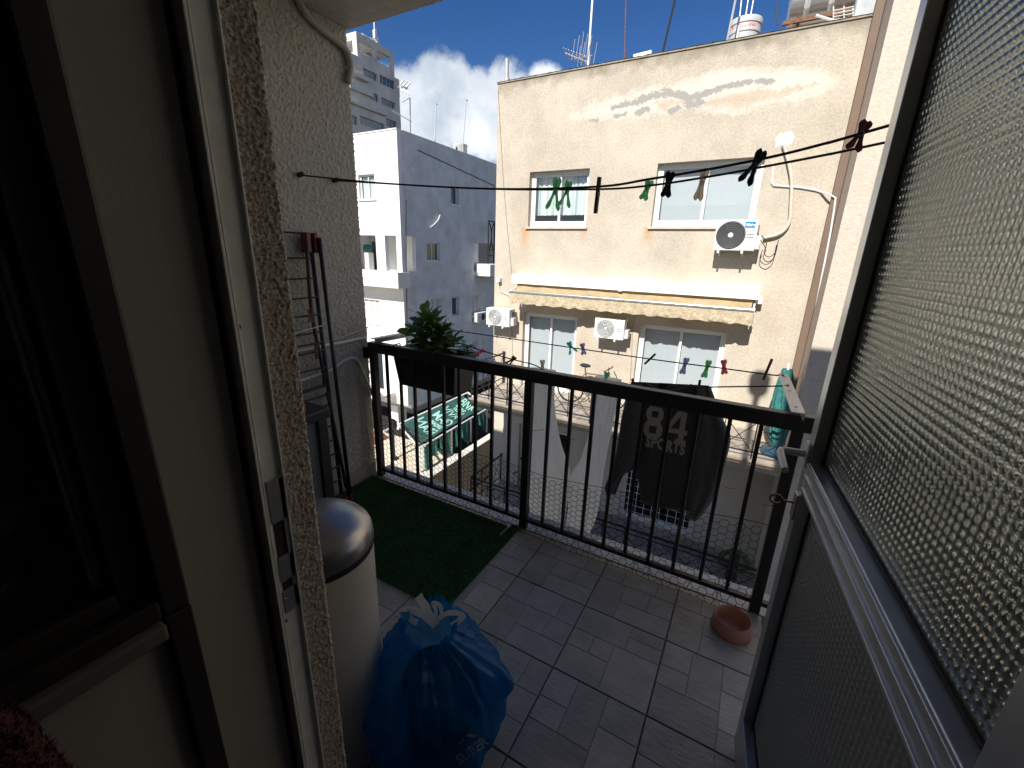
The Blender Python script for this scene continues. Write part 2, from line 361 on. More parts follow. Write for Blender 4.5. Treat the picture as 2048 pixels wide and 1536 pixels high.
def paint(o, cols, name='shade'):
    me = o.data; ca = me.color_attributes.new(name, 'FLOAT_COLOR', 'CORNER'); k = 0
    for p in me.polygons:
        c = cols[p.index]; c = (c, c, c, 1) if isinstance(c, (int, float)) else (*c, 1)
        for li in p.loop_indices: ca.data[li].color = c
protos = []
x0t, y0t = -.089, 1.9485
for ix in range(-6, 4):
    for iy in range(-5, 0):
        X, Y = x0t+ix*TS, y0t+iy*TS
        if Y < YW-.4: continue
        s = (ix*7+iy*5+abs(ix*iy)) % 3
        if len(protos) < 3 and not any(p[0] == s for p in protos):
            mb, cols = tile_mesh(s); o = mb.build('tile', M['tile'], None, fix=False); o.location = (0, 0, 0)
            xs = [q.co for q in o.data.vertices]
            bx = min(q.x for q in xs); by = min(q.y for q in xs); bz = max(q.z for q in xs)
            for q in o.data.vertices: q.co -= Vector((bx, by, bz))
            paint(o, cols); o.parent = slab; protos.append((s, o)); o.location = Vector((X, Y, 0))-wloc(slab)
        else:
            share(dict(protos)[s], slab, Vector((X, Y, 0))-wloc(slab))
M['strip'] = mat('threshold_stone', (.52, .53, .55), .35, var=.12, vscale=7, randobj=.12)
for k in range(11):
    x = -2.2+k*.325; MB().bbox(x+.002, x+.322, y0t+.0015, 2.115, -.012, .002, .002).build('threshold_stone', M['strip'], slab)
# interior shell (the dark kitchen the camera stands in)
iw = MB().wall((XJ, .3245, 0), (0, -1, 0), (0, 0, 1), (1, 0, 0), 3.4, 2.69, .12, [(.1045, 1.0145, 1.045, 2.25)]).build('interior_wall', M['plaster'])
struct(iw, 'plain plaster kitchen wall beside the balcony door', 'wall')
ib = MB().box(-.78, 2.4, -3.2, -3.1, 0, 2.69).box(2.3, 2.4, -3.1, .23, 0, 2.69).box(.43, 2.3, .14, .235, 0, 2.69).build('room_wall', M['plaster']); struct(ib, 'unlit back and side walls of the kitchen', 'wall')
fl = MB().box(-.655, 2.295, -3.095, .42, -.2, -.004).build('kitchen_floor', mat('kitchen_floor', (.16, .15, .14), .5)); struct(fl, 'dim kitchen floor inside the door', 'floor')
# cupboard window in the kitchen wall
iwin = thing('glazed_cupboard', 'dark glazed cupboard with sill set in the kitchen wall', 'cupboard', (-.9, -.3, 1.04))
M['cup_frame'] = mat('cupboard_frame', (.016, .014, .012), .55, var=.2, vscale=20)
mb = MB()
mb.box(-1.25, -1.23, -.69, .219, 1.03, 2.26).box(-1.23, -.79, .205, .219, 1.03, 2.26).box(-1.23, -.79, -.69, -.676, 1.03, 2.26).box(-1.23, -.79, -.676, .205, 2.245, 2.26).box(-1.23, -.79, -.676, .205, 1.03, 1.043)
mb.build('carcass', M['dark'], iwin)
mb = MB()
for y0, y1, z0, z1 in ((.185, .219, 1.045, 2.25), (-.69, -.655, 1.045, 2.25), (-.655, .185, 1.045, 1.075), (-.655, .185, 2.215, 2.25)): mb.bbox(-.72, -.648, y0, y1, z0, z1, .004)
for y0, y1, z0, z1 in ((.15, .184, 1.076, 2.214), (-.655, -.62, 1.076, 2.214), (-.62, .15, 1.076, 1.105), (-.62, .15, 2.185, 2.214)): mb.bbox(-.705, -.668, y0, y1, z0, z1, .003)
mb.build('frame', M['cup_frame'], iwin)
MB().box(-.69, -.686, -.62, .15, 1.105, 2.185).build('pane', M['pane'], iwin)
MB().bbox(-.74, -.635, -.72, .183, 1.018, 1.0435, .004).build('sill', mat('sill_paint', (.12, .115, .105), .6), iwin)
MB().bbox(XJ+.001, XJ+.014, .186, .219, .0, 1.044, .003).build('trim', M['cup_frame'], iwin)
cupst = thing('cake_stand', 'pale round stand behind the cupboard glass', 'stand', (-.95, .05, 1.043))
MB().lathe([(.0, 1.043), (.06, 1.043), (.055, 1.05), (.02, 1.06), (.018, 1.13), (.09, 1.14), (.092, 1.16), (.0, 1.16)], (-.95, .05, 0), 28).build('plate', M['white_plastic'], cupst, smooth=True, autosmooth=35)
cup = MB().lathe([(.0, 1.161), (.032, 1.161), (.034, 1.25), (.031, 1.25), (.029, 1.17), (0, 1.17)], (-.955, .05, 0), 24).build('cup', M['white_plastic'], None, smooth=True, autosmooth=35); tag(cup, 'small white cup standing on the round stand', 'cup')
# red boucle chair
ch = thing('chair', 'red fuzzy boucle chair beside the cupboard', 'chair', (-.47, -.17, 0))
M['boucle'] = mat('red_boucle', (.07, .012, .011), .95, var=.4, vscale=90, bump=1, bscale=160, bdist=.01)
cb = PX(50, 1500, -.47)-Vector((0, .03, .165))
def sup(c, a, b, h, e):
    def fn(u, v_):
        th = 2*math.pi*u; ph = math.pi*(v_-.5)*.998
        f = lambda w, k: math.copysign(abs(w)**k, w)
        p = Vector((a*f(math.cos(ph), e)*f(math.cos(th), e), b*f(math.cos(ph), e)*f(math.sin(th), e), h*f(math.sin(ph), e)))
        return c+p*(1+.02*noise.noise((c+p)*60))
    return fn
MB().grid(sup(cb, .10, .05, .22, .7), 60, 40, cu=True).build('backrest', M['boucle'], ch, smooth=True)
mbf = MB(); rg = random.Random(5)
for k in range(9000):
    u, v_ = rg.random(), rg.uniform(.35, .99); p = sup(cb, .10, .05, .22, .7)(u, v_); n = (p-cb).normalized(); t = n.orthogonal().normalized(); t.rotate(Matrix.Rotation(rg.uniform(0, 6.3), 3, n))
    L = rg.uniform(.003, .007); q = p+n*L+t*rg.uniform(0, .006); mbf.add([p+t*.0009, p-t*.0009, q], [(0, 1, 2)])
mbf.build('pile', M['boucle'], ch, kind='stuff', fix=False)
MB().grid(sup(Vector((-.45, -.3, .46)), .2, .2, .05, .5), 40, 20, cu=True).build('seat', M['boucle'], ch, smooth=True)
for dx in (-.15, .15):
    for dy in (-.15, .15): MB().tube([(-.45+dx, -.3+dy, .43), (-.45+dx*1.15, -.3+dy*1.15, 0)], [.016, .011], 10).build('leg', M['black_iron'], ch)
for dx in (-.07, .07): MB().tube([(-.455+dx, -.12, .44), (-.455+dx, -.055, .72)], .012, 8).build('back_post', M['black_iron'], ch)
# aluminium door frame with strike plate
df = thing('door_frame', 'aluminium balcony door frame with notched strike plate', 'door frame', (XJ+.005, .345, 0))
mb = MB(); xf = XJ+.014
mb.bbox(XJ-.02, xf, .337, .3765, 0, 2.34, .0015); mb.bbox(XJ-.02, xf+.007, .335, .3395, 0, 2.34, .001); mb.bbox(XJ-.02, xf+.004, .3425, .3445, 0, 2.34, .0006); mb.bbox(XJ-.02, xf+.006, .3755, .3785, 0, 2.34, .001)
mb.build('jamb', M['alu_jamb'], df)
MB().box(XJ-.02, XJ-.002, .3246, .3345, 0, 2.34).build('shadow_gap', M['gasket'], df)
MB().bbox(XJ+.02, .3, .335, .378, 2.3, 2.34, .0015).build('head', M['alu_jamb'], df)
MB().bbox(.345, .415, .335, .378, 0, 2.34, .0015).build('jamb', M['alu_jamb'], df)
MB().bbox(XJ+.02, .34, .33, .43, -.004, .012, .002).build('sill', M['alu_jamb'], df)
a = PX(535, 962, xf); b = PX(572, 1225, xf)
zt, zb_ = a.z, b.z
M['steel'] = mat('brushed_steel', (.5, .5, .5), .32, metal=.9, var=.1, vscale=40)
pl = MB(); H = zt-zb_
for z0, z1, y0, y1 in ((zt-H*.3, zt, .348, .3815), (zt-H*.75, zt-H*.56, .350, .3815), (zb_, zb_+H*.18, .348, .3815), (zb_+.001, zt-.001, .368, .3812)): pl.bbox(xf-.001, xf+.0035, y0, y1, z0, z1, .0008)
sp = pl.build('strike_plate', M['steel'], df)
for z0, z1 in ((zt-H*.56, zt-H*.3), (zt-H*.82, zt-H*.75)): MB().box(xf-.0005, xf+.0008, .351, .368, z0, z1).build('keeper_slot', M['gasket'], sp)
for q in ((537, 972), (572, 1200)):
    p = PX(*q, xf+.0036); MB().lathe([(0, .0012), (.0034, .001), (.0038, -.001)], p, 12, 'X').build('screw', M['steel'], sp)
p = PX(474, 654, xf+.001); MB().lathe([(0, .001), (.0052, .0008), (.0056, -.002)], p, 14, 'X').build('screw_hole', M['gasket'], df)
p = PX(571, 1243, xf+.001); MB().lathe([(0, .001), (.0034, .0008), (.004, -.002)], p, 14, 'X').build('screw_hole', M['gasket'], df)
# ------------------------------------------------------------------ glazed door leaf, standing open
dvec = Vector((-.101, 1, 0)).normalized(); nvec = Vector((dvec.y, -dvec.x, 0)); FE = Vector((.182, 1.282, 0))
door = thing('glass_door', 'aluminium door with patterned glass standing open onto the balcony', 'door', FE-dvec*.95)
def D(u, d, z): return FE+dvec*u+nvec*d+Vector((0, 0, z))
def dbox(mb, u0, u1, d0, d1, z0, z1, b=.002):
    k = len(mb.v); mb.bbox(u0, u1, d0, d1, z0, z1, b)
    for i in range(k, len(mb.v)): q = mb.v[i]; mb.v[i] = D(q.x, q.y, q.z)
    return mb
DT = 2.27
mb = dbox(MB(), -.045, 0, 0, .046, .02, DT); dbox(mb, -.012, .006, .03, .05, .02, DT); mb.build('stile', M['alu'], door)
dbox(MB(), -.95, -.80, 0, .046, .02, DT).build('stile', M['alu'], door)
mb = dbox(MB(), -.7995, -.0455, 0, .046, .985, 1.066)
dbox(mb, -.7995, -.0455, -.004, .003, 1.052, 1.062, .001); dbox(mb, -.7995, -.0455, -.004, .003, 1.022, 1.030, .001); dbox(mb, -.7995, -.0455, -.003, .003, .985, .994, .001)
mb.build('mid_rail', M['alu'], door)
dbox(MB(), -.7995, -.0455, 0, .046, .02, .165).build('bottom_rail', M['alu'], door)
dbox(MB(), -.7995, -.0455, 0, .046, DT-.06, DT).build('top_rail', M['alu'], door)
mg = MB()
for z0, z1 in ((1.066, DT-.06), (.165, .985)):
    for a_ in ((-.7995, -.7935, z0, z1), (-.0515, -.0455, z0, z1), (-.7935, -.0515, z0, z0+.006), (-.7935, -.0515, z1-.006, z1)): dbox(mg, a_[0], a_[1], .026, .044, a_[2], a_[3], .0008)
mg.build('gasket', M['gasket'], door)
def patterned(z0, z1, pitch, amp, name, mt, sub=4):
    u0, u1 = -.7945, -.0505; z0 += .005; z1 -= .005; nu = int((u1-u0)/pitch)*sub; nv = int((z1-z0)/pitch)*sub
    mb = MB()
    def fr(a, b):
        x, y = a*nu/sub, b*nv/sub
        h = amp*(1+.35*noise.noise(Vector((int(x)*.37, int(y)*.41, 1))))*(math.sin(math.pi*(x % 1))*math.sin(math.pi*(y % 1)))**.8
        return D(u0+(u1-u0)*a, .0315-h, z0+(z1-z0)*b)
    mb.grid(fr, nu, nv)
    k = len(mb.v); mb.add([D(u0, .037, z0), D(u1, .037, z0), D(u1, .037, z1), D(u0, .037, z1)], [(0, 3, 2, 1)])
    return mb.build(name, mt, door, smooth=True, fix=False)
def frosted():
    m = mat('patterned_glass', (.22, .23, .205), .34, spec=.35, transl=.5); t = m.node_tree; L = t.links
    out = t.nodes['Material Output']; src = out.inputs[0].links[0].from_socket; rf = t.nodes.new('ShaderNodeBsdfGlass'); rf.inputs['Color'].default_value = (.42, .43, .38, 1); rf.inputs['Roughness'].default_value = .1; rf.inputs['IOR'].default_value = 1.42
    mx = t.nodes.new('ShaderNodeMixShader'); mx.inputs[0].default_value = .58; L.new(src, mx.inputs[1]); L.new(rf.outputs[0], mx.inputs[2]); L.new(mx.outputs[0], out.inputs[0]); return m
M['pattern_glass'] = frosted()
patterned(1.066, DT-.06, .0150, .0024, 'patterned_pane', M['pattern_glass'])
patterned(.165, .985, .0165, .0034, 'patterned_pane', mat('obscured_glass', (.3, .31, .3), .3, spec=.6, transl=.35))
hd = MB().tube([D(-.024, -.001, 1.078), D(-.024, -.052, 1.078), D(-.03, -.062, 1.078), D(-.045, -.066, 1.076), D(-.135, -.066, 1.07)], [.010, .009, .0095, .010, .0085], 12)
dbox(hd, -.042, -.006, -.008, 0, 1.045, 1.11, .003); hd.build('handle', M['white_plastic'], door, smooth=True, autosmooth=40)
lk = dbox(MB(), -.04, -.01, -.006, 0, .89, .965, .002); lock = lk.build('lock_plate', M['steel'], door)
kb = MB().tube([D(-.025, -.005, .935), D(-.025, -.03, .935)], .003, 6)
kb.tube([D(-.025, -.03-.017+.015*math.cos(a), .935+.013*math.sin(a)) for a in [k*math.pi/6 for k in range(12)]], .003, 6, closed=True)
kb.build('key', mat('key_brass', (.16, .11, .06), .5, metal=.6), lock)
# ------------------------------------------------------------------ balcony railing
rl = thing('balcony_railing', 'black iron balcony railing with square bars', 'railing', (-.95, YR, 0))
XP = [-2.135, -.978, .232, 1.25]
MB().bbox(-2.16, 1.27, YR-.027, YR+.027, .905, .972, .006).build('top_rail', M['black_iron'], rl)
MB().bbox(-2.15, 1.26, YR-.014, YR+.014, .045, .067, .002).build('bottom_rail', M['black_iron'], rl)
for x in XP: MB().bbox(x-.022, x+.022, YR-.021, YR+.021, .002, .9045, .003).build('post', M['black_iron'], rl)
bp = None
xs = [XP[0]+(XP[1]-XP[0])*k/10 for k in range(1, 10)]+[PY(*q, YR).x for q in ((1100, 780), (1144, 790), (1188, 800), (1237, 810), (1286, 820), (1338, 830), (1394, 845), (1457, 858), (1519, 870))]+[.232+1.018*k/9 for k in range(1, 9)]
for x in xs:
    if bp is None: bp = MB().bbox(x-.0085, x+.0085, YR-.0085, YR+.0085, .0672, .9045, .0012).build('baluster', M['black_iron'], rl); bx = x
    else: share(bp, rl, bp.location+Vector((x-bx, 0, 0)))
MB().bbox(-2.2, -2.16, YR-.03, YR+.03, .86, .93, .003).build('wall_bracket', M['black_iron'], rl)
# chicken wire tied to the bars
wn = thing('wire_netting', 'hexagonal chicken wire tied along the foot of the black railing', 'netting', (-.95, YR-.03, 0))
mb = MB(); cw, chh = .043, .036; r_ = .0015
def NW(x, s):                                   # s = distance up the net; the foot curls in over the stone strip
    top = .445+.035*math.sin(x*2.1+.6)+.02*noise.noise(Vector((x*3, 0, 0)))
    f = s/.47; yy = YR-.026+.006*noise.noise(Vector((x*5, s*6, 2)))
    z = f*top
    if f < .17:
        k = (.17-f)/.17; yy -= .035*k*k*(1+.6*noise.noise(Vector((x*4, 1, 0)))); z = .004+(.17*top-.004)*(1-k)**1.2
    return Vector((x+.006*noise.noise(Vector((x*7, s*7, 5))), yy, z))
rows = int(.47/(chh*.5)); cols_ = int(2.36/(cw*1.5))
def hexc(i, j):  # hex centre lattice (flat-sided top/bottom edges)
    return -2.12+i*cw*.75*1.0, j*chh+(chh/2 if i % 2 else 0)
edges = {}
ncol = int(2.34/(cw*.75)); nrow = int(.46/chh)
for i in range(ncol):
    for j in range(nrow):
        cx, cy = hexc(i, j); ring = []
        for a_, b_ in ((.5, 0), (.25, .5), (-.25, .5), (-.5, 0), (-.25, -.5), (.25, -.5)):
            ring.append((round(cx+a_*cw, 4), round(max(0, cy+b_*chh), 4)))
        for k in range(6):
            e = tuple(sorted((ring[k], ring[(k+1) % 6]))); edges[e] = 1
for (p, q) in edges:
    if p != q: mb.tube([NW(*p), NW(*q)], r_, 3, caps=False)
for f in (.452,): mb.tube([NW(-2.12+2.34*k/80, f) for k in range(81)], .0018, 4)
mb.build('mesh', M['wire'], wn, kind='stuff', fix=False)
tie = mat('black_cable_tie', (.01, .01, .01), .4)
for px, py, qx, qy in ((860, 962, 851, 987), (1119, 1060, 1103, 1082), (1159, 1072, 1142, 1092), (1272, 1108, 1265, 1146), (1390, 1153, 1373, 1175), (1012, 1020, 995, 1036)):
    p = PY(px, py, YR-.012); q = PZ(qx, qy, .006); MB().tube([p, (p+q)/2+Vector((0, 0, .008)), q], .0016, 5).build('cable_tie', tie, wn)
for px, py, dx in ((1060, 862, 28), (1150, 880, -22), (1290, 905, 18), (1475, 978, -26), (1545, 1012, -20), (757, 878, -18), (757, 935, 14)):
    p = PY(px, py, YR-.012); q = PY(px+dx, py-3, YR-.06); MB().tube([p, q], .0014, 5).build('cable_tie', tie, wn)
# ================================================================== THE BEIGE BUILDING ACROSS THE GAP
YF = 9.5
def proj(P):
    v = Vector(P)-CAM; w_ = v.dot(_d); return 1024+FPX*v.dot(_r)/w_, 768-FPX*v.dot(_u)/w_
def facade_material():
    m = mat('beige_render', (.53, .468, .38), .95, var=.16, vscale=1.1, bump=.5, bscale=38, bdist=.02, streak=(.35, (.40, .30, .19), 1.6)); t = m.node_tree; b = t.nodes['Principled BSDF']; L = t.links
    base = b.inputs['Base Color'].links[0].from_socket; geo = t.nodes.new('ShaderNodeNewGeometry')
    # dashed-render speckle
    n = t.nodes.new('ShaderNodeTexNoise'); n.inputs['Scale'].default_value = 26; n.inputs['Detail'].default_value = 3; L.new(geo.outputs['Position'], n.inputs['Vector'])
    r = t.nodes.new('ShaderNodeMapRange'); r.inputs['From Min'].default_value = .35; r.inputs['From Max'].default_value = .7; r.inputs['To Min'].default_value = 1.06; r.inputs['To Max'].default_value = .86; L.new(n.outputs['Fac'], r.inputs['Value'])
    sc_ = t.nodes.new('ShaderNodeVectorMath'); sc_.operation = 'SCALE'; L.new(base, sc_.inputs[0]); L.new(r.outputs[0], sc_.inputs['Scale'])
    # black mould along the top edge
    sp = t.nodes.new('ShaderNodeSeparateXYZ'); L.new(geo.outputs['Position'], sp.inputs[0])
    n2 = t.nodes.new('ShaderNodeTexNoise'); n2.inputs['Scale'].default_value = 4.5; n2.inputs['Detail'].default_value = 6; L.new(geo.outputs['Position'], n2.inputs['Vector'])
    ad = t.nodes.new('ShaderNodeMath'); ad.operation = 'MULTIPLY_ADD'; L.new(n2.outputs['Fac'], ad.inputs[0]); ad.inputs[1].default_value = -.55; L.new(sp.outputs['Z'], ad.inputs[2])
    r2 = t.nodes.new('ShaderNodeMapRange'); r2.inputs['From Min'].default_value = 4.66; r2.inputs['From Max'].default_value = 4.93; r2.inputs['To Max'].default_value = .8; L.new(ad.outputs[0], r2.inputs['Value'])
    mx = t.nodes.new('ShaderNodeMix'); mx.data_type = 'RGBA'; L.new(r2.outputs[0], mx.inputs[0]); L.new(sc_.outputs[0], mx.inputs[6]); mx.inputs[7].default_value = (.2, .165, .115, 1)
    # peeled plaster patch and rust stains (painted per vertex: r = white lime, g = bare cement, b = rust)
    ca = t.nodes.new('ShaderNodeVertexColor'); ca.layer_name = 'damage'; sx = t.nodes.new('ShaderNodeSeparateColor'); L.new(ca.outputs[0], sx.inputs[0])
    cur = mx.outputs[2]
    for ch_, colr in (('Blue', (.5, .27, .1)), ('Red', (.62, .57, .49)), ('Green', (.33, .315, .29))):
        q = t.nodes.new('ShaderNodeMix'); q.data_type = 'RGBA'; L.new(sx.outputs[ch_], q.inputs[0]); L.new(cur, q.inputs[6]); q.inputs[7].default_value = (*colr, 1); cur = q.outputs[2]
    L.new(cur, b.inputs['Base Color']); return m
M['facade'] = facade_material()
M['lower_wall'] = mat('lower_render', (.55, .5, .43), .9, var=.1, vscale=2, bump=.2, bscale=40, streak=(.25, (.33, .27, .2), 1.2))
bb = thing('apartment_building', 'sunlit beige rendered building with a peeling patch under its roof edge', 'building', (-2.5, 12, GZ))
FX0, FX1, FZ0, FZ1 = -5.85, .93, -1.95, 5.17
def fz(px, py): return PY(px, py, YF)
W1 = (-4.96, -3.53, 2.16, 3.33); W2 = (-2.13, -.28, 2.16, 3.33); D1 = (-4.99, -3.56, -1.74, .17); D2 = (-2.12, -.39, -1.74, .17)
PR = (-4.3, .62, 3.62, 4.98)                       # the damaged stretch, meshed finely
UR = (-5.6, -1.9, 1.3, 2.16)                       # under the window sills
holes = [(a-FX0, b-FX0, c-FZ0, d-FZ0) for a, b, c, d in (W1, W2, D1, D2, PR, UR)]
mb = MB().wall((FX0, YF, FZ0), (1, 0, 0), (0, 0, 1), (0, -1, 0), FX1-FX0, FZ1-FZ0, .22, holes)
# drop the reveal faces of the two finely meshed stretches again
def inrect(p, q): return q[0]-.001 <= p.x <= q[1]+.001 and q[2]-.001 <= p.z <= q[3]+.001
keep = []
for f in mb.f:
    ps = [mb.v[i] for i in f]; drop = any(all(inrect(p, q) for p in ps) and max(p.y for p in ps)-min(p.y for p in ps) > .1 for q in (PR, UR))
    if not drop: keep.append(f)
mb.f = keep; nbase = len(mb.f)
white = [(1135, 238), (1190, 203), (1240, 186), (1300, 172), (1345, 172), (1385, 152), (1450, 134), (1530, 132), (1640, 134), (1690, 158), (1640, 193), (1560, 208), (1480, 228), (1445, 232), (1415, 224), (1380, 216), (1330, 228), (1260, 236), (1200, 241)]
cream = [(1300, 205), (1345, 196), (1400, 205), (1450, 190), (1520, 178), (1560, 178), (1640, 165), (1560, 195), (1480, 215), (1430, 215), (1380, 204), (1330, 218)]
grey = [([(1228, 216), (1262, 207), (1300, 194), (1330, 188), (1338, 184)], 9), ([(1330, 184), (1365, 192), (1392, 194), (1420, 182), (1440, 178)], 10), ([(1436, 176), (1475, 168), (1510, 162), (1545, 162)], 7), ([(1230, 232), (1250, 228)], 5), ([(1272, 226), (1295, 218)], 6), ([(1340, 222), (1360, 215)], 6), ([(1368, 212), (1395, 208), (1405, 202)], 6), ([(1172, 239), (1196, 241)], 3), ([(1375, 205), (1395, 200)], 5)]
def pdist(x, y, poly, closed=True):
    best = 1e9; n = len(poly); ins = False
    for i in range(n if closed else n-1):
        ax_, ay_ = poly[i]; bx_, by_ = poly[(i+1) % n]; dx, dy = bx_-ax_, by_-ay_
        tt = max(0, min(1, ((x-ax_)*dx+(y-ay_)*dy)/(dx*dx+dy*dy+1e-9))); best = min(best, math.hypot(x-ax_-tt*dx, y-ay_-tt*dy))
        if closed and (ay_ > y) != (by_ > y) and x < (bx_-ax_)*(y-ay_)/(by_-ay_)+ax_: ins = not ins
    return -best if ins else best
def sst(a, b, x): t_ = max(0, min(1, (x-a)/(b-a))); return t_*t_*(3-2*t_)
damage = {}
def fine(rect, step, fn):
    nu = int((rect[1]-rect[0])/step); nv = int((rect[3]-rect[2])/step); k = len(mb.v)
    for i in range(nu+1):
        for j in range(nv+1):
            x = rect[0]+(rect[1]-rect[0])*i/nu; z = rect[2]+(rect[3]-rect[2])*j/nv; mb.v.append(Vector((x, YF, z))); damage[k+i*(nv+1)+j] = fn(x, z)
    for i in range(nu):
        for j in range(nv): mb.f.append((k+i*(nv+1)+j, k+(i+1)*(nv+1)+j, k+(i+1)*(nv+1)+j+1, k+i*(nv+1)+j+1))
def dmg(x, z):
    P = Vector((x, YF, z)); px, py = proj(P); n1 = noise.noise(P*4)*14+noise.noise(P*12)*10+noise.noise(P*34)*7
    d1 = pdist(px, py, white)+n1*.6
    wv = sst(1.6, -1.8, d1+noise.noise(P*18)*5+noise.noise(P*48)*8)*(.72+.28*sst(-2, -16, d1)); dc = pdist(px, py, cream)+n1*.5; wv *= 1-.7*sst(3, -3, dc+noise.noise(P*30)*6)
    wv *= .75+.5*noise.noise(P*22) if wv < .95 else 1
    g = 0
    if wv > .05 or d1 < 12:
        for pl_, wd in grey: g = max(g, sst(1.2, -1.2, pdist(px, py, pl_, False)-wd*.75+noise.noise(P*9)*5+noise.noise(P*26)*5))
    ru = .35*sst(10, -20, dc+noise.noise(P*6)*10)
    edge = min(x-PR[0], PR[1]-x, z-PR[2], PR[3]-z); e = sst(0, .08, edge)
    return (max(0, min(1, wv))*e, g*e, ru*e)
def rust(x, z):
    v_ = 0; P = Vector((x, YF, z))
    for cx, wd, ln in ((-5.0, .16, .75), (-2.16, .16, .5), (-3.6, .1, .35), (-4.1, .06, .2)):
        q = abs(x-cx+.05*noise.noise(P*3))/wd; v_ = max(v_, sst(1, .2, q)*sst(ln, 0, 2.16-z)*(.75+.5*noise.noise(Vector((x*14, 0, z*3)))))
    e = sst(0, .08, min(x-UR[0], UR[1]-x, z-UR[2])); return (0, 0, max(0, min(.75, v_*.85))*e)
fine(PR, .0135, dmg); fine(UR, .04, rust)
fo = mb.build('facade_wall', M['facade'], bb, fix=False)
ca = fo.data.color_attributes.new('damage', 'FLOAT_COLOR', 'POINT')
for i in range(len(fo.data.vertices)): ca.data[i].color = (*damage.get(i, (0, 0, 0)), 1)
mb = MB(); mb.box(FX0, FX0+.22, YF+.221, 20, GZ, FZ1); mb.box(FX1-.2, FX1, YF+.221, 20, GZ, FZ1); mb.box(FX0+.22, FX1-.2, YF+.221, 20, FZ1-.9, FZ1-.7)
mb.build('side_wall', M['facade'], bb)
LZ = -2.93
LD1 = (D1[0], D1[1], D1[2]+LZ, D1[3]+LZ-.05); LD2 = (D2[0], D2[1], D2[2]+LZ, D2[3]+LZ-.05)
MB().wall((FX0, YF+.006, GZ), (1, 0, 0), (0, 0, 1), (0, -1, 0), FX1-FX0, FZ0-GZ, .22, [(a-FX0, b-FX0, c-GZ, d-GZ) for a, b, c, d in (LD1, LD2)]).build('lower_wall', M['lower_wall'], bb)
M['coping'] = mat('mouldy_coping', (.3, .26, .2), .95, var=.4, vscale=9, bump=.5, bscale=30)
MB().grid(lambda u, v_: (FX0-.02+(FX1-FX0+.02)*u, YF-.025+.25*v_, FZ1+.035+.012*noise.noise(Vector((u*60, v_*3, 1)))), 160, 3).box(FX0-.02, FX1, YF-.02, YF+.225, FZ1+.001, FZ1+.024).build('coping', M['coping'], bb)
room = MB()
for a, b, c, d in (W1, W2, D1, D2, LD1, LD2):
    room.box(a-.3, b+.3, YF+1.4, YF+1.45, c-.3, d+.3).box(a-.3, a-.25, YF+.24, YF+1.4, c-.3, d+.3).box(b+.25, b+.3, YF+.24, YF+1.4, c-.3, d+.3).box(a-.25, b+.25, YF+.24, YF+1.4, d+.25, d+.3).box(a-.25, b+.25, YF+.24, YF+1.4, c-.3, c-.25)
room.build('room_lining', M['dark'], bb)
M['sillstone'] = mat('sill_stone', (.6, .5, .4), .7, var=.12, vscale=6)
def sill(w_, parent):
    MB().bbox(w_[0]-.05, w_[1]+.04, YF-.05, YF+.1, w_[2]-.045, w_[2]-.003, .004).build('sill', M['sillstone'], parent)
def window(w_, name, label, curt=True, blind=False, door=False, my=.13, mullion=.5, grp=None, curtz=0, frm='white_paint', cutop=0, pane='pane', cmat='curtain'):
    a, b, c, d = w_; y0 = YF+my
    t = thing(name, label, 'window' if not door else 'glass door', ((a+b)/2, y0, c), grp)
    fr = MB(); fw = .055
    for x0, x1, z0, z1 in ((a, a+fw, c, d), (b-fw, b, c, d), (a+fw, b-fw, c, c+fw), (a+fw, b-fw, d-fw, d)): fr.bbox(x0+.001, x1-.001, y0, y0+.07, z0+.001, z1-.001, .004)
    fr.build('frame', M[frm], t)
    xm = a+(b-a)*mullion
    for k, (x0, x1) in enumerate(((a+fw, xm+.025), (xm-.025, b-fw))):
        s = MB(); yy = y0+.008+.028*k; sw = .052
        for q in ((x0, x0+sw, c+fw, d-fw), (x1-sw, x1, c+fw, d-fw), (x0+sw, x1-sw, c+fw, c+fw+.075), (x0+sw, x1-sw, d-fw-.05, d-fw)): s.bbox(q[0]+.0005, q[1]-.0005, yy, yy+.024, q[2]+.0005, q[3]-.0005, .003)
        so_ = s.build('sash', M[frm], t)
        MB().box(x0+sw, x1-sw, yy+.010, yy+.014, c+fw+.075, d-fw-.05).build('pane', M[pane], so_)
    if curt:
        cz = c+curtz+.1
        def cf(u, v_):
            x = a+.05+(b-a-.1)*u; return (x, y0+.16+.022*math.sin(u*(b-a)*52+.7*math.sin(u*17))*(.5+.5*(1-v_)) , cz+(d-.02-cz)*v_)
        MB().grid(cf, 150, 4).build('curtain', M[cmat], t, smooth=True, fix=False)
    if blind:
        def cf(u, v_): return (a+.05+(b-a-.1)*u, y0+.13+.006*math.sin(u*9), c+.03+(d-.05-c)*v_)
        MB().grid(cf, 20, 2).build('blind', M['blind'], t, fix=False)
    return t
M['blind'] = mat('white_blind', (.50, .545, .57), .85, var=.03)
M['curtain2'] = mat('striped_net', (.66, .74, .71), .9)
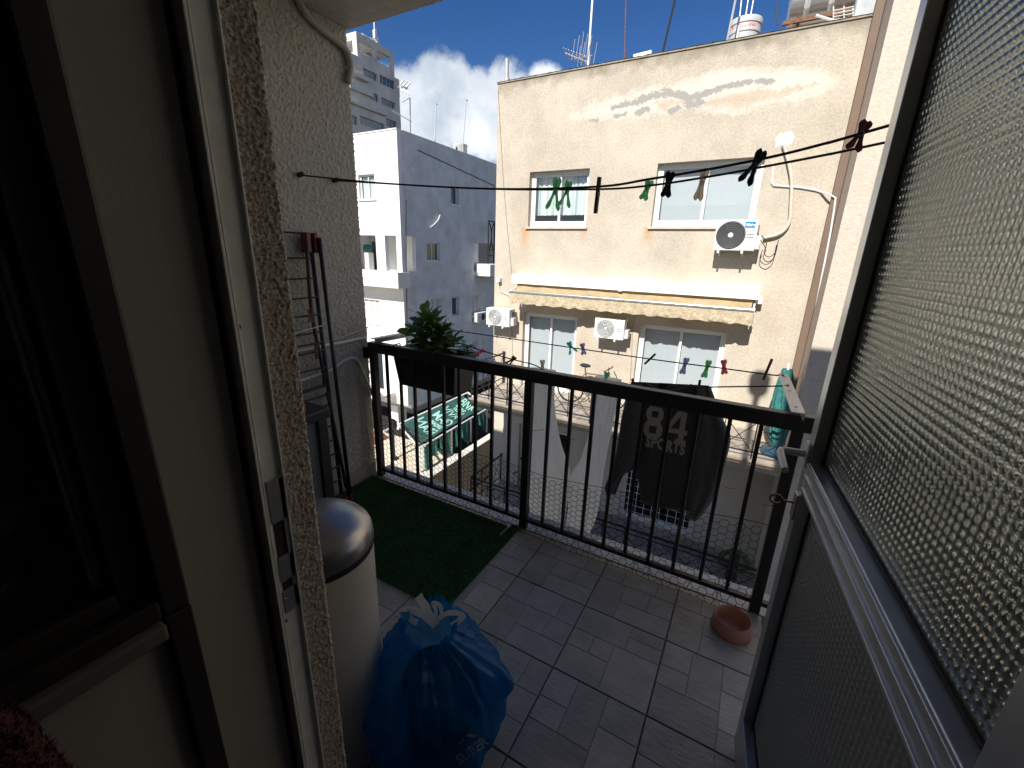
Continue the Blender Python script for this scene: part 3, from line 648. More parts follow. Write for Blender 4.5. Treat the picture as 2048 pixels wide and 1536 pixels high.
def stripes(m, sc_):
    t = m.node_tree; b = t.nodes['Principled BSDF']; g = t.nodes.new('ShaderNodeNewGeometry'); mp = t.nodes.new('ShaderNodeMapping'); mp.inputs['Scale'].default_value = (sc_, .01, .01); t.links.new(g.outputs['Position'], mp.inputs[0])
    n = t.nodes.new('ShaderNodeTexNoise'); n.inputs['Scale'].default_value = 1; n.inputs['Detail'].default_value = 3; t.links.new(mp.outputs[0], n.inputs[0])
    r = t.nodes.new('ShaderNodeValToRGB'); r.color_ramp.elements[0].position = .4; r.color_ramp.elements[0].color = (.42, .52, .5, 1); r.color_ramp.elements[1].position = .58; r.color_ramp.elements[1].color = (.78, .84, .82, 1)
    t.links.new(n.outputs['Fac'], r.inputs[0]); t.links.new(r.outputs[0], b.inputs['Base Color'])
stripes(M['curtain2'], 14)
sill(W1, window(W1, 'window', 'small white sliding window with striped net curtain on the beige wall', curtz=.17, cmat='curtain2'))
sill(W2, window(W2, 'window', 'wide white sliding window with closed blind above the branded air conditioner', curt=False, blind=True))
window(D1, 'balcony_door', 'white glazed balcony door under the awning between two air conditioners', curt=False, blind=True, door=True)
window(D2, 'balcony_door', 'wider white glazed balcony door under the awning by the folded parasol', curt=False, blind=True, door=True)
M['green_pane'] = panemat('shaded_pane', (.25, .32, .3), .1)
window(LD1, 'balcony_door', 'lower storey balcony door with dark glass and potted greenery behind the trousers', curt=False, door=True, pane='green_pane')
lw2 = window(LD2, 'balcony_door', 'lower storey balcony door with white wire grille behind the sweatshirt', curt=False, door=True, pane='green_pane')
gr = MB()
for k in range(10): x = LD2[0]+.02+(LD2[1]-LD2[0]-.04)*k/9; gr.tube([(x, YF+.05, LD2[2]+.02), (x, YF+.05, LD2[3]-.02)], .008, 5)
for k in range(11): z = LD2[2]+.05+(LD2[3]-LD2[2]-.1)*k/10; gr.tube([(LD2[0]+.01, YF+.062, z), (LD2[1]-.01, YF+.062, z)], .007, 5)
gr.build('grille', M['white_paint'], lw2, fix=False)
# projecting neighbour at the right, its flank in the corner
nx = PX(1782, 24, FX1); YN = nx.y
nb = thing('neighbouring_building', 'pale rough-rendered house wall projecting beside the beige building', 'building', (2.5, YN, GZ))
M['nrender'] = mat('pale_render', (.60, .51, .42), .95, var=.14, vscale=22, bump=.6, bscale=30, bdist=.02)
MB().box(FX1+.002, 6, YN, 20, GZ, 9).build('wall', M['nrender'], nb)
MB().bbox(FX1-.12, FX1-.002, YF-.1, YF-.002, -1.73, FZ1+.3, .01).build('shade_strip', mat('brown_shade', (.17, .115, .08), .7, var=.1, vscale=3), bb)  # added strip, its brown stands for the shade on the neighbour's flank
# ------------------------------------------------------------------ balcony slabs, tiles and iron railings
YE = 7.94; BX0 = -5.5
M['slab'] = mat('balcony_slab', (.42, .35, .27), .9, col2=(.27, .23, .18), vscale=2.2, bump=.3, bscale=30)
M['btile'] = mat('balcony_tile', (.38, .33, .28), .55, var=.25, vscale=5, randobj=.2)
for lev, zz in enumerate((-1.74, -1.74+LZ)):
    bs = MB().box(BX0, FX1, YE+.02, YF-.001, zz-.21, zz-.012).box(BX0-.03, FX1, YE-.03, YE+.03, zz-.05, zz-.002).build('balcony_slab', M['slab'], bb)
    tp = None; ts = .33
    for i in range(20):
        for j in range(5):
            x, y = BX0+.01+i*ts, YE+.032+j*ts
            w_ = min(ts, FX1-x)-.006; h_ = min(ts, YF-y)-.006
            if w_ < .05 or h_ < .05: continue
            if tp is None or abs(w_-(ts-.006)) > .002 or abs(h_-(ts-.006)) > .002:
                o = MB().box(x, x+w_, y, y+h_, zz-.011, zz+.0).build('tile', M['btile'], bs)
                if tp is None: tp = (o, x, y)
            else: share(tp[0], bs, tp[0].location+Vector((x-tp[1], y-tp[2], 0)))
def iron_railing(zz, label):
    t = thing('balcony_railing', label, 'railing', (-2.3, YE, zz), 'iron railings of the beige building')
    zt = zz+.8; zb = zz+.13; I = M['black_iron']
    MB().bar((BX0, YE+.03, zt), (FX1-.01, YE+.03, zt), .045, .03).build('top_rail', I, t); MB().bar((BX0, YE+.03, zt-.11), (FX1-.01, YE+.03, zt-.11), .02, .02).build('upper_rail', I, t); MB().bar((BX0, YE+.03, zb), (FX1-.01, YE+.03, zb), .022, .022).build('bottom_rail', I, t)
    MB().bar((BX0, YE+.05, zt), (BX0, YF-.02, zt), .045, .03).build('side_rail', I, t); MB().bar((BX0, YE+.05, zb), (BX0, YF-.02, zb), .02, .02).build('side_rail', I, t)
    n = 13; first = None
    for k in range(n+1):
        x = BX0+(FX1-.06-BX0)*k/n
        o = MB().bar((x, YE+.03, zz+.001 if k % 2 == 0 else zb-.09), (x, YE+.03, zt-.016), .024 if k % 2 == 0 else .016).build('post' if k % 2 == 0 else 'bar', I, t)
        if k < n:
            x2 = BX0+(FX1-.06-BX0)*(k+1)/n; MB().bar((x, YE+.036, zb), (x2, YE+.036, zt-.12), .012).build('cross_bar', I, t); MB().bar((x, YE+.024, zt-.12), (x2, YE+.024, zb), .012).build('cross_bar', I, t)
    for k in range(3):
        y = YE+.06+(YF-.1-YE)*k/3; y2 = YE+.06+(YF-.1-YE)*(k+1)/3
        MB().bar((BX0+.006, y, zb), (BX0+.006, y2, zt-.02), .012).build('cross_bar', I, t); MB().bar((BX0-.006, y, zt-.02), (BX0-.006, y2, zb), .012).build('cross_bar', I, t); MB().bar((BX0, y2, zz+.001 if k < 2 else zb-.1), (BX0, y2, zt-.016), .018).build('bar', I, t)
    MB().lathe([(0, zt+.06), (.03, zt+.05), (.035, zt+.025), (.03, zt), (.012, zt-.02)], (BX0, YF-.05, 0), 10).build('finial', I, t, smooth=True)
    MB().bar((BX0, YF-.05, zz), (BX0, YF-.05, zt), .03).build('post', I, t)
iron_railing(-1.74, 'black iron railing with crossed bars in front of the awning doors')
iron_railing(-1.74+LZ, 'black iron railing of the shaded lower balcony')
# ------------------------------------------------------------------ air conditioners
M['ac'] = mat('ac_casing', (.74, .74, .71), .4, var=.03); M['ac_dark'] = mat('ac_fan_dark', (.02, .02, .022), .5); M['ac_grey'] = mat('ac_grille_grey', (.16, .165, .17), .4)
def aircon(px0, px1, pyb, pyt, label, dark=True, depth=.29, gap=.1, logo=None, YP=YF, fan=None):
    yf = YP-gap-depth; a = PY(px0, pyb, yf); b = PY(px1, pyb+(px1-px0)*.07, yf); tz = PY(px0, pyt, yf).z
    x0, x1, z0, z1 = a.x, b.x, a.z, tz
    t = thing('air_conditioner', label, 'air conditioner', ((x0+x1)/2, yf+depth/2, z0), 'outdoor air conditioner units')
    H = z1-z0; cx = x0+(x1-x0)*.385; cz = z0+H*.5; r = H*.44
    MB().bbox(x0, x1, yf, yf+depth, z0, z1, .012).build('casing', M['ac'], t)
    MB().lathe([(0, -.002), (r, -.002), (r*1.04, -.0045), (r*1.06, .002)], (cx, yf, cz), 32, 'Y').build('fan_opening', M['ac_dark'] if dark else M['ac_grey'], t, smooth=True)
    rings = MB()
    for k in range(1, 7 if dark else 6): rr = r*(.2+.8*k/(6.3 if dark else 5.2)); rings.tube([(cx+rr*math.cos(q), yf-.008, cz+rr*math.sin(q)) for q in [2*math.pi*i/32 for i in range(32)]], .0048 if dark else .0062, 5, closed=True)
    for k in range(4): q = k*math.pi/2+.5; rings.bar((cx+r*.15*math.cos(q), yf-.007, cz+r*.15*math.sin(q)), (cx+r*math.cos(q), yf-.007, cz+r*math.sin(q)), .006)
    rings.build('fan_guard', M['ac_grey'] if dark else M['ac'], t, smooth=True)
    MB().lathe([(0, -.016), (r*.17, -.013), (r*.2, -.004)], (cx, yf, cz), 20, 'Y').build('fan_hub', M['ac'], t, smooth=True)
    MB().bbox(x1+.001, x1+.07, yf+.09, yf+depth-.03, z0+.03, z0+H*.5, .006).build('valve_cover', M['ac'], t)
    MB().bbox(x1+.001, x1+.02, yf+.1, yf+depth-.05, z0+H*.58, z0+H*.85, .004).build('terminal_cover', M['ac_grey'], t)
    for k in (.14, .72):
        x = x0+(x1-x0)*k; MB().bar((x, YP-.001, z0-.035), (x, yf-.01, z0-.035), .035, .03).bar((x, YP-.012, z0-.03), (x, YP-.012, z0-.1), .03, .02).bbox(x-.02, x+.02, yf+.01, yf+.06, z0-.0215, z0-.0005, .002).build('bracket', M['white_paint'], t)
    for k in range(2): MB().box(x1-.24*(x1-x0), x1-.06*(x1-x0), yf-.0025, yf-.0002, z0+H*(.42+.1*k), z0+H*(.445+.1*k)).build('louvre', M['ac_grey'], t)
    if logo:
        lx0, lx1, lz0, lz1 = x0+(x1-x0)*.69, x0+(x1-x0)*.93, z1-H*.26, z1-H*.06
        s = MB().bbox(lx0, lx1, yf-.003, yf-.0005, lz0, lz1, .001).build('logo_sticker', mat('logo_blue', (.01, .22, .5), .4), t)
        put_text('lettering', logo, (lx1-lx0)*.34, M['white_paint'], s, ((lx0+lx1)/2+.015, yf-.0045, (lz0+lz1)/2-.004), (1, 0, 0), (0, 0, 1), bold=.003)
        MB().lathe([(.018, -.0045), (.024, -.0045)], ((lx0+lx0+.05)/2+.01, yf, (lz0+lz1)/2), 16, 'Y').build('emblem', M['white_paint'], s)
    else:
        put_text('lettering', 'GENERAL' if False else 'Toyotomi' if False else 'COMFEE' if False else '- - - - -', .05, M['ac_grey'], t, (x0+(x1-x0)*.83, yf-.003, z1-H*.2), (1, 0, 0), (0, 0, 1), bold=.002)
    return t
aircon(1425, 1507, 500, 440, 'white air conditioner with blue logo under the wide upper window', True, logo='Midea')
aircon(972, 1018, 649, 615, 'white air conditioner at the corner of the beige wall left of the awning doors', False)
aircon(1187, 1246, 674, 635, 'white air conditioner between the two awning doors', False)
# ------------------------------------------------------------------ awning
aw = thing('awning', 'rolled-in cream awning with ruffled valance under a white hood', 'awning', (-2.6, YF-.3, .5))
M['awn'] = mat('awning_canvas', (.52, .40, .235), .9, var=.22, vscale=5, bump=.5, bscale=12, bdist=.03, transl=.2); M['valance'] = mat('valance_canvas', (.60, .50, .345), .9, var=.25, vscale=14, bump=.8, bscale=26, bdist=.03, transl=.15)
ha, hb, hc = PY(1024, 548, 9.22), PY(1522, 573, 9.22), PY(1024, 566, 9.22); hx0, hx1 = ha.x, hb.x; ht, hbz = ha.z, hc.z
MB().prism([(hx0, YF-.002, ht+.02), (hx0, 9.22, ht), (hx0, 9.2, hbz), (hx0, 9.215, hbz), (hx0, 9.235, ht-.012), (hx0, YF-.002, ht+.004)], (hx1-hx0, 0, 0)).build('hood', M['white_paint'], aw)
ba = PY(1019, 583, 8.98); bz_ = ba.z; bx0 = ba.x; bx1 = PY(1508, 627, 8.98).x
ft = PY(1024, 565, 9.28).z-.035
def canvas(u, v_): x = bx0+.06+(bx1-bx0-.12)*u; s_ = v_; return (x, 9.31-.32*s_, ft+(bz_+.02-ft)*s_-.05*math.sin(math.pi*s_)+.014*math.sin(u*52+2*s_)*math.sin(math.pi*s_)+.02*noise.noise(Vector((u*16, s_*2, 0))))
MB().grid(canvas, 140, 8).build('canvas', M['awn'], aw, smooth=True, fix=False)
MB().tube([(bx0+.05, 9.33, ft+.02), (bx1-.05, 9.33, ft+.02)], .06, 14).build('roller', M['awn'], aw, smooth=True)
MB().bbox(bx0, bx1, 8.955, 9.0, bz_-.028, bz_+.028, .01).build('front_bar', M['alu'], aw)
zv = PY(1015, 605, 8.97).z
def val(u, v_):
    x = bx0+.005+(bx1-bx0-.01)*u; n_ = noise.noise(Vector((u*45, v_*2, 3))); return (x+.02*n_*v_, 8.968-.03*v_*abs(n_)-.016*math.sin(u*130+3*n_)*v_, bz_-.026-(bz_-.026-zv)*v_*(1+.05*math.sin(u*90)+.04*n_))
MB().grid(val, 260, 8).build('valance', M['valance'], aw, smooth=True, fix=False)
for x in (bx0+.02, bx1-.02): MB().bbox(x-.03, x+.03, 8.99, 9.05, bz_-.05, bz_+.04, .008).bar((x, 9.04, bz_), (x, YF, ft), .03, .04).build('arm', M['white_paint'], aw)
MB().bbox(bx1-.02, bx1+.1, 9.32, YF-.002, ft-.06, ft+.06, .01).build('crank_box', M['white_plastic'], aw)
MB().bbox((bx0+bx1)/2-.03, (bx0+bx1)/2+.05, 9.17, 9.22, hbz-.02, hbz+.02, .006).build('sensor', M['white_plastic'], aw)
# ------------------------------------------------------------------ pipes, cables and lime on the facade
def fpath(pts, Y=YF-.02): return [PY(x, y, Y) for x, y in pts]
def smooth_path(pts, n=6):
    pts = [Vector(p) for p in pts]; out = []
    for i in range(len(pts)-1):
        p0, p1, p2, p3 = pts[max(i-1, 0)], pts[i], pts[i+1], pts[min(i+2, len(pts)-1)]
        for k in range(n):
            t_ = k/n; out.append(.5*((2*p1)+(p2-p0)*t_+(2*p0-5*p1+4*p2-p3)*t_*t_+(3*p1-p0-3*p2+p3)*t_**3))
    return out+[pts[-1]]
M['lagging'] = mat('pipe_lagging', (.62, .55, .46), .8, var=.2, vscale=15)
o = MB().tube(smooth_path(fpath([(1567, 288), (1576, 320), (1583, 360), (1582, 405), (1578, 445), (1560, 467), (1527, 476)], YF-.06)), .028, 8).build('pipe', M['lagging'], None, smooth=True); tag(o, 'lagged refrigerant pipe curving from the lime patch to the branded air conditioner', 'pipe')
o = MB().tube(smooth_path(fpath([(1523, 470), (1533, 488), (1528, 505), (1537, 514), (1550, 505), (1557, 480)], YF-.1), 5), .007, 5).tube(smooth_path(fpath([(1525, 500), (1520, 520), (1532, 529), (1546, 518), (1553, 490)], YF-.1), 5), .007, 5).build('cable', M['gasket'], None); tag(o, 'thin dark cable looping below the branded air conditioner', 'cable')
o = MB().tube(fpath([(1546, 326), (1544, 366), (1547, 371), (1600, 375), (1630, 380), (1640, 383)], YF-.018)+[PY(1660, 389, YF-.12), PY(1671, 396, YF-.125), PY(1668, 420, YF-.125), PY(1660, 470, YF-.125), PY(1612, 715, YF-.125)], .016, 6).build('conduit', M['white_plastic'], None); tag(o, 'thin white conduit stepping across and down the beige wall corner', 'pipe')
o = MB().tube([PY(1645, 480, YF-.03), PY(1598, 740, YF-.03), PY(1590, 800, YF-.03)], .02, 6).build('drain_pipe', M['lagging'], None); tag(o, 'narrow beige drain pipe beside the white conduit', 'pipe')
p = PY(1569, 281, YF)
def splat(u, v_):
    a_ = 2*math.pi*u; rr = (.13+.035*noise.noise(Vector((math.cos(a_)*2, math.sin(a_)*2, 1)))+.03*noise.noise(Vector((math.cos(a_)*6, math.sin(a_)*6, 4))))*v_
    return (p.x+rr*math.cos(a_)*1.05, YF-.002-.04*(1-v_**2)*(1+.5*noise.noise(Vector((rr*60*math.cos(a_), rr*60*math.sin(a_), 0)))), p.z+rr*math.sin(a_))
MB().grid(splat, 48, 10, cu=True).build('lime_patch', mat('white_lime', (.82, .8, .74), .9, bump=.8, bscale=50), bb, smooth=True, fix=False)
o = MB().tube(smooth_path([PY(996, 180, YF-.01), PY(1008, 380, YF-.01), PY(1024, 553, YF-.01)], 8), .006, 4).build('cable', mat('tan_cable', (.35, .26, .18), .7), None); tag(o, 'thin tan cable running down the left edge of the beige wall', 'cable')
o = MB().bbox(*(lambda q: (q.x-.05, q.x+.05, YF-.12, YF-.001, q.z-.05, q.z+.05))(PY(998, 560, YF-.06)), .01).tube(smooth_path(fpath([(997, 568), (999, 580), (1010, 586), (1018, 590)], YF-.06), 5), .006, 5).build('wall_bracket', M['white_plastic'], None); tag(o, 'small white wall bracket with drooping wire at the awning end', 'bracket')
for pts, lab in (([(1270, 628), (1265, 660), (1262, 740), (1258, 790)], 'thin brown cable down the wall between the awning doors'), ([(1023, 648), (1025, 700), (1026, 745)], 'thin cable down the wall beside the corner air conditioner')):
    o = MB().tube(fpath(pts, YF-.008), .006, 4).build('cable', mat('tan_cable', (.35, .26, .18), .7), None); tag(o, lab, 'cable')
# ------------------------------------------------------------------ parasol, bicycle, hose on the far balconies
ps = thing('parasol', 'folded teal parasol leaning at the end of the far balcony', 'parasol', (.62, 8.75, -1.74))
pt, pb = PY(1576, 738, 8.85), PY(1553, 888, 8.5); ax_ = (pt-pb)
M['teal'] = mat('teal_canvas', (.02, .14, .13), .8, var=.35, vscale=12)
def fold(u, v_):
    a_ = 2*math.pi*u; env = [.10, .15, .17, .155, .13, .1][min(5, int(v_*5.99))] if False else .145*math.sin(math.pi*(.18+.72*v_))**.7
    rr = env*(1+.22*math.sin(8*a_+3*v_)+.1*math.sin(5*a_)); s_ = Vector((1, 0, 0)); f_ = Vector((0, 1, 0)); return pb+ax_*v_+s_*rr*math.cos(a_)+f_*rr*math.sin(a_)
MB().grid(fold, 64, 14, cu=True).build('canopy', M['teal'], ps, smooth=True, fix=False)
MB().tube([pb-ax_*.15, pt+ax_*.08], .022, 8).build('pole', M['white_plastic'], ps)
MB().lathe([(0, -1.739), (.24, -1.739), (.25, -1.70), (.12, -1.66), (.05, -1.6), (.03, -1.6)], ((pb-ax_*.15).x, (pb-ax_*.15).y, 0), 20).build('base', mat('blue_base', (.02, .07, .11), .5), ps, smooth=True, autosmooth=40)
bk = thing('bicycle', 'rusty bicycle parked on the far balcony beside the awning door', 'bicycle', (-2.9, 9.0, -1.74))
M['bike'] = mat('bike_frame', (.16, .07, .05), .5, var=.3, vscale=20); M['tyre'] = mat('tyre', (.02, .02, .02), .8)
by = 9.0; wz = -1.74+.33; wxa, wxb = -3.42, -2.42
for x in (wxa, wxb):
    wh = MB().tube([(x+.31*math.cos(q), by, wz+.31*math.sin(q)) for q in [2*math.pi*k/32 for k in range(32)]], .02, 6, closed=True).build('wheel', M['tyre'], bk, smooth=True)
    sp_ = MB()
    for k in range(10): q = 2*math.pi*k/10; sp_.tube([(x, by, wz), (x+.3*math.cos(q), by, wz+.3*math.sin(q))], .0025, 3)
    sp_.tube([(x, by-.04, wz), (x, by+.04, wz)], .02, 8); sp_.build('spokes', M['steel'], wh)
bot = (-2.98, by, wz-.02); seat_ = (-3.1, by, wz+.52); head = (-2.55, by, wz+.5)
MB().tube([bot, seat_], .016, 6).tube([bot, head], .018, 6).tube([(-3.08, by, wz+.42), (-2.57, by, wz+.44)], .016, 6).tube([(wxa, by+.02, wz), bot], .011, 6).tube([(wxa, by+.02, wz), (-3.08, by, wz+.42)], .009, 6).tube([head, (wxb, by+.02, wz)], .013, 6).build('frame', M['bike'], bk)
def sad(u, v_):
    a_ = 2*math.pi*u; ph = math.pi*(v_-.5); wd = .075*(1-.6*(.5+.5*math.cos(a_))); return (-3.1+.13*math.cos(a_)*math.cos(ph), by+wd*math.sin(a_)*math.cos(ph)*1.2, wz+.6+.045*math.sin(ph))
MB().grid(sad, 20, 10, cu=True).tube([(-3.1, by, wz+.5), (-3.1, by, wz+.58)], .013, 6).build('saddle', M['tyre'], bk, smooth=True)
MB().tube([(-2.55, by, wz+.5), (-2.57, by, wz+.62), (-2.5, by, wz+.63)], .012, 6).tube([(-2.58, by-.3, wz+.6), (-2.5, by-.1, wz+.64), (-2.5, by+.1, wz+.64), (-2.58, by+.3, wz+.6)], .012, 6).build('handlebar', M['bike'], bk)
MB().tube([(-2.98, by-.04, wz-.02), (-2.9, by-.04, wz-.17)], .009, 5).lathe([(0, -.02), (.09, -.02), (.09, -.03), (0, -.03)], (-2.98, by, wz-.02), 16, 'Y').build('crank', M['steel'], bk)
hs = thing('garden_hose', 'coiled green garden hose hung at the end of the lower balcony', 'hose', (.5, 8.45, -4.3))
hp = PY(1468, 1122, 8.35); mbh = MB(); rg = random.Random(2)
for k in range(9):
    r1 = rg.uniform(.19, .27); ph = rg.uniform(0, 6); oy = rg.uniform(-.05, .05); ox, oz = rg.uniform(-.03, .03), rg.uniform(-.04, .04)
    mbh.tube([(hp.x+ox+r1*math.cos(q), hp.y+oy+.03*math.sin(2*q+ph), hp.z+oz+r1*.9*math.sin(q)) for q in [2*math.pi*i/26 for i in range(26)]], .011, 6, closed=True)
mbh.build('coil', mat('green_hose', (.03, .07, .025), .5, col2=(.12, .14, .03), vscale=9), hs, smooth=True)
MB().bbox(hp.x-.08, hp.x+.08, hp.y-.02, hp.y+.05, hp.z-.3, hp.z+.26, .01).bbox(hp.x-.1, hp.x+.1, hp.y-.06, hp.y+.06, hp.z-.58, hp.z-.3, .01).build('reel_stand', M['tyre'], hs)
gl = MB(); rg = random.Random(9)
for px, py in ((1052, 905), (1056, 930), (1054, 880)):
    c = PY(px, py, YF-.05)
    for k in range(40):
        p = c+Vector((rg.uniform(-.12, .12), rg.uniform(-.12, .05), rg.uniform(-.25, .25))); t_ = Vector((rg.uniform(-1, 1), rg.uniform(-1, 1), rg.uniform(-.3, 1))).normalized()*.1; s_ = t_.orthogonal().normalized()*.02
        gl.add([p, p+t_*.5+s_, p+t_, p+t_*.5-s_], [(0, 1, 2, 3)])
# ------------------------------------------------------------------ things on the roof
def rod(p1, p2, r, mt, name, label, cat, grp=None, Y=YF+.35):
    a = PY(*p1, Y); b = PY(*p2, Y); d_ = (a-b).normalized(); o = MB().tube([b-d_*.9, a+d_*2.0], r, 6).build(name, mt, None); return tag(o, label, cat, grp)
M['galv'] = mat('galvanised', (.55, .55, .54), .45, metal=.4, var=.1, vscale=15); M['rust'] = mat('rusty_iron', (.2, .09, .05), .8, var=.4, vscale=20)
rod((1185, 0), (1176, 130), .022, M['white_paint'], 'antenna_mast', 'tall pale antenna mast beside the fishbone aerial on the beige roof', 'mast')
rod((1252, 0), (1249, 115), .013, M['rust'], 'antenna_mast', 'thin brown mast on the beige roof between the pale and dark masts', 'mast')
rod((1350, 0), (1326, 102), .020, M['gasket'], 'antenna_mast', 'leaning dark mast on the beige roof edge', 'mast')
rod((1471, 0), (1455, 78), .020, M['galv'], 'antenna_mast', 'leaning galvanised mast beside the water barrel', 'mast')
o = MB().tube([PY(1014, 170, YF+.1), PY(1014, 118, YF+.1)], .042, 10).lathe([(.06, 0), (.06, .06), (.043, .07)], PY(1014, 163, YF+.1), 12).build('vent_pipe', M['galv'], None, smooth=True, autosmooth=40); tag(o, 'stubby grey vent pipe at the left corner of the beige roof', 'pipe')
ya = thing('fishbone_aerial', 'small fishbone television aerial on the beige roof', 'aerial', PY(1170, 130, YF+.35))
a, b = PY(1130, 106, YF+.35), PY(1174, 124, YF+.35)
ym = MB().tube([a, b], .012, 5)
for k in range(9):
    c = a.lerp(b, k/8); ym.tube([c+Vector((.02, -.14-.008*k, .04)), c+Vector((-.02, .14+.008*k, -.04))], .006, 4)
ym.build('boom', M['galv'], ya); ym = MB()
for k in range(5): c = b+Vector((-.28+.09*k, 0, .1)); ym.tube([c+Vector((0, -.16, -.08)), c+Vector((.05, -.16, .38-.05*abs(2-k)))], .006, 4); ym.tube([c+Vector((0, .16, -.08)), c+Vector((.05, .16, .38-.05*abs(2-k)))], .006, 4)
ym.tube([b+Vector((-.3, 0, .1)), b+Vector((.12, 0, .1))], .008, 4).tube([b, b+Vector((0, 0, -.4))], .014, 5); ym.build('reflector', M['galv'], ya)
o = MB().bar(PY(1268, 115, YF+.15), PY(1304, 106, YF+.15), .12, .06).build('plank', M['white_paint'], None); tag(o, 'white plank lying on the beige parapet', 'plank')
# plastic water barrel
YB = YF+1.2; c1 = PY(1457, 60, YB); c2 = PY(1523, 60, YB); rB = (c2.x-c1.x)/2*.98; cB = (c1+c2)/2; zt_ = PY(1493, 36, YB-rB*.5).z
bar_ = thing('water_barrel', 'grey plastic water barrel with red logo on the beige roof', 'barrel', (cB.x, YB, FZ1-.7))
M['barrel'] = mat('barrel_plastic', (.5, .51, .52), .4, var=.05)
MB().lathe([(0, FZ1-.69), (rB*.93, FZ1-.69), (rB*.95, zt_-.25), (rB, zt_-.24), (rB, zt_-.2), (rB*.97, zt_-.19), (rB*.97, zt_-.11), (rB*1.02, zt_-.1), (rB*1.03, zt_-.03), (rB*.98, zt_-.0), (rB*.9, zt_-.02), (0, zt_-.02)], (cB.x, YB, 0), 40).build('drum', M['barrel'], bar_, smooth=True, autosmooth=35)
red = mat('red_print', (.62, .05, .02), .5)
def wrapB(p): a_ = (p.x-cB.x)/rB; r2 = rB*.955+.004; return Vector((cB.x+r2*math.sin(a_), YB-r2*math.cos(a_), p.z))
zl = PY(1490, 55, YB-rB).z
put_text('lettering', 'ASORA'.lower() if False else 'a ora', .15, red, bar_, (cB.x+.06, YB-rB, zl+.04), (1, 0, 0), (0, 0, 1), bold=.008, mapf=wrapB, shear=.2)
sb = MB()
for k in range(9): q = math.pi*(k/8); sb.add([(cB.x-.27+.05*math.cos(q+.15), 0, zl+.05+.05*math.sin(q+.15)), (cB.x-.27+.05*math.cos(q-.15), 0, zl+.05+.05*math.sin(q-.15)), (cB.x-.27+.13*math.cos(q), 0, zl+.05+.13*math.sin(q))], [(0, 1, 2)])
sb.add([(cB.x-.27+.06*math.cos(k*.524), 0, zl+.05+.06*math.sin(k*.524)) for k in range(12)], [tuple(range(12))]); sb.v = [wrapB(p)+Vector((0, -.0015, 0)) for p in sb.v]
sb.build('sun_emblem', mat('orange_print', (.75, .14, .02), .5), bar_, fix=False)
MB().tube([(cB.x-.08, YB-rB*1.02, zt_-.16), (cB.x-.1, YB-rB*1.02, zt_-.9)], .02, 8).build('overflow_pipe', M['white_plastic'], bar_)
for k in (-.12, -.02, .06): MB().tube([(cB.x+k, YB, zt_), (cB.x+k*1.6, YB, zt_+1.4)], .012, 5).build('feed_pipe', M['galv'], bar_)
# solar water heater with silver cylinder on a rusty frame
YS = YF+1.5; s0, s1 = PY(1577, 20, YS), PY(1715, 5, YS); cz = PY(1640, -5, YS).z; rS = .42
sw = thing('solar_water_heater', 'silver solar water heater cylinder on a rusty frame on the beige roof', 'water heater', ((s0.x+s1.x)/2, YS, FZ1-.7))
M['silver'] = mat('silver_jacket', (.66, .67, .68), .28, metal=.75, bump=.15, bscale=6)
MB().lathe([(0, s0.x), (rS*.8, s0.x), (rS, s0.x+.05), (rS, s1.x-.05), (rS*.8, s1.x), (0, s1.x)], (0, YS, cz), 32, 'X').build('cylinder', M['silver'], sw, smooth=True, autosmooth=40)
for k in (.28, .62):
    x = s0.x+(s1.x-s0.x)*k; MB().tube([(x, YS-(rS+.012)*math.cos(q), cz+(rS+.012)*math.sin(q)) for q in [-.9+.25*i for i in range(9)]], .045, 4).build('strap', M['white_paint'], sw)
zr = cz-rS-.04
MB().bar((s0.x-.05, YS-.4, zr), (s1.x, YS-.4, zr), .06, .06).bar((s0.x-.05, YS+.4, zr), (s1.x, YS+.4, zr), .06, .06).bar((s0.x+.2, YS-.42, zr), (s0.x+.2, YS+.42, zr), .05, .05).bar((s1.x-.2, YS-.42, zr), (s1.x-.2, YS+.42, zr), .05, .05).build('frame', M['rust'], sw)
for x in (s0.x+.1, s1.x-.1):
    for y in (YS-.4, YS+.4): MB().bar((x, y, FZ1-.7), (x, y, zr), .05).build('leg', M['rust'], sw)
MB().tube(smooth_path([PY(1555, 50, YS), PY(1553, 20, YS), PY(1562, -20, YS), PY(1580, -45, YS)], 5), .012, 5).build('hose', M['gasket'], sw)
YT = YF+.9; t0, t1 = PY(1708, 15, YT), PY(1762, 15, YT)
o = MB().bbox(t0.x, t1.x, YT, YT+.8, FZ1-.7, PY(1730, -40, YT).z, .03).bar(((t0.x*.3+t1.x*.7), YT-.012, FZ1-.4), ((t0.x*.3+t1.x*.7), YT-.012, FZ1+.9), .05, .02).build('metal_tank', mat('dull_sheet', (.3, .32, .33), .5, metal=.3, var=.2, vscale=5), None); tag(o, 'square grey metal tank at the right end of the beige roof', 'tank')
lo = MB().tube([PY(1632, 31, YF+.3), PY(1664, 41, YF+.3)], .02, 5).build('stick', M['white_paint'], None); tag(lo, 'white stick lying on the roof edge below the silver cylinder', 'stick')
rk = thing('wire_rack', 'bent white wire rack on the roof edge beside the silver cylinder', 'rack', PY(1690, 40, YF+.3))
mb = MB()
for k in range(4): mb.tube([PY(1665, 40-k*6, YF+.3), PY(1708, 34-k*7, YF+.3)], .008, 4)
for x in (1667, 1688, 1706): mb.tube([PY(x, 42, YF+.31), PY(x, 12, YF+.31)], .008, 4)
mb.build('grid', M['white_paint'], rk)
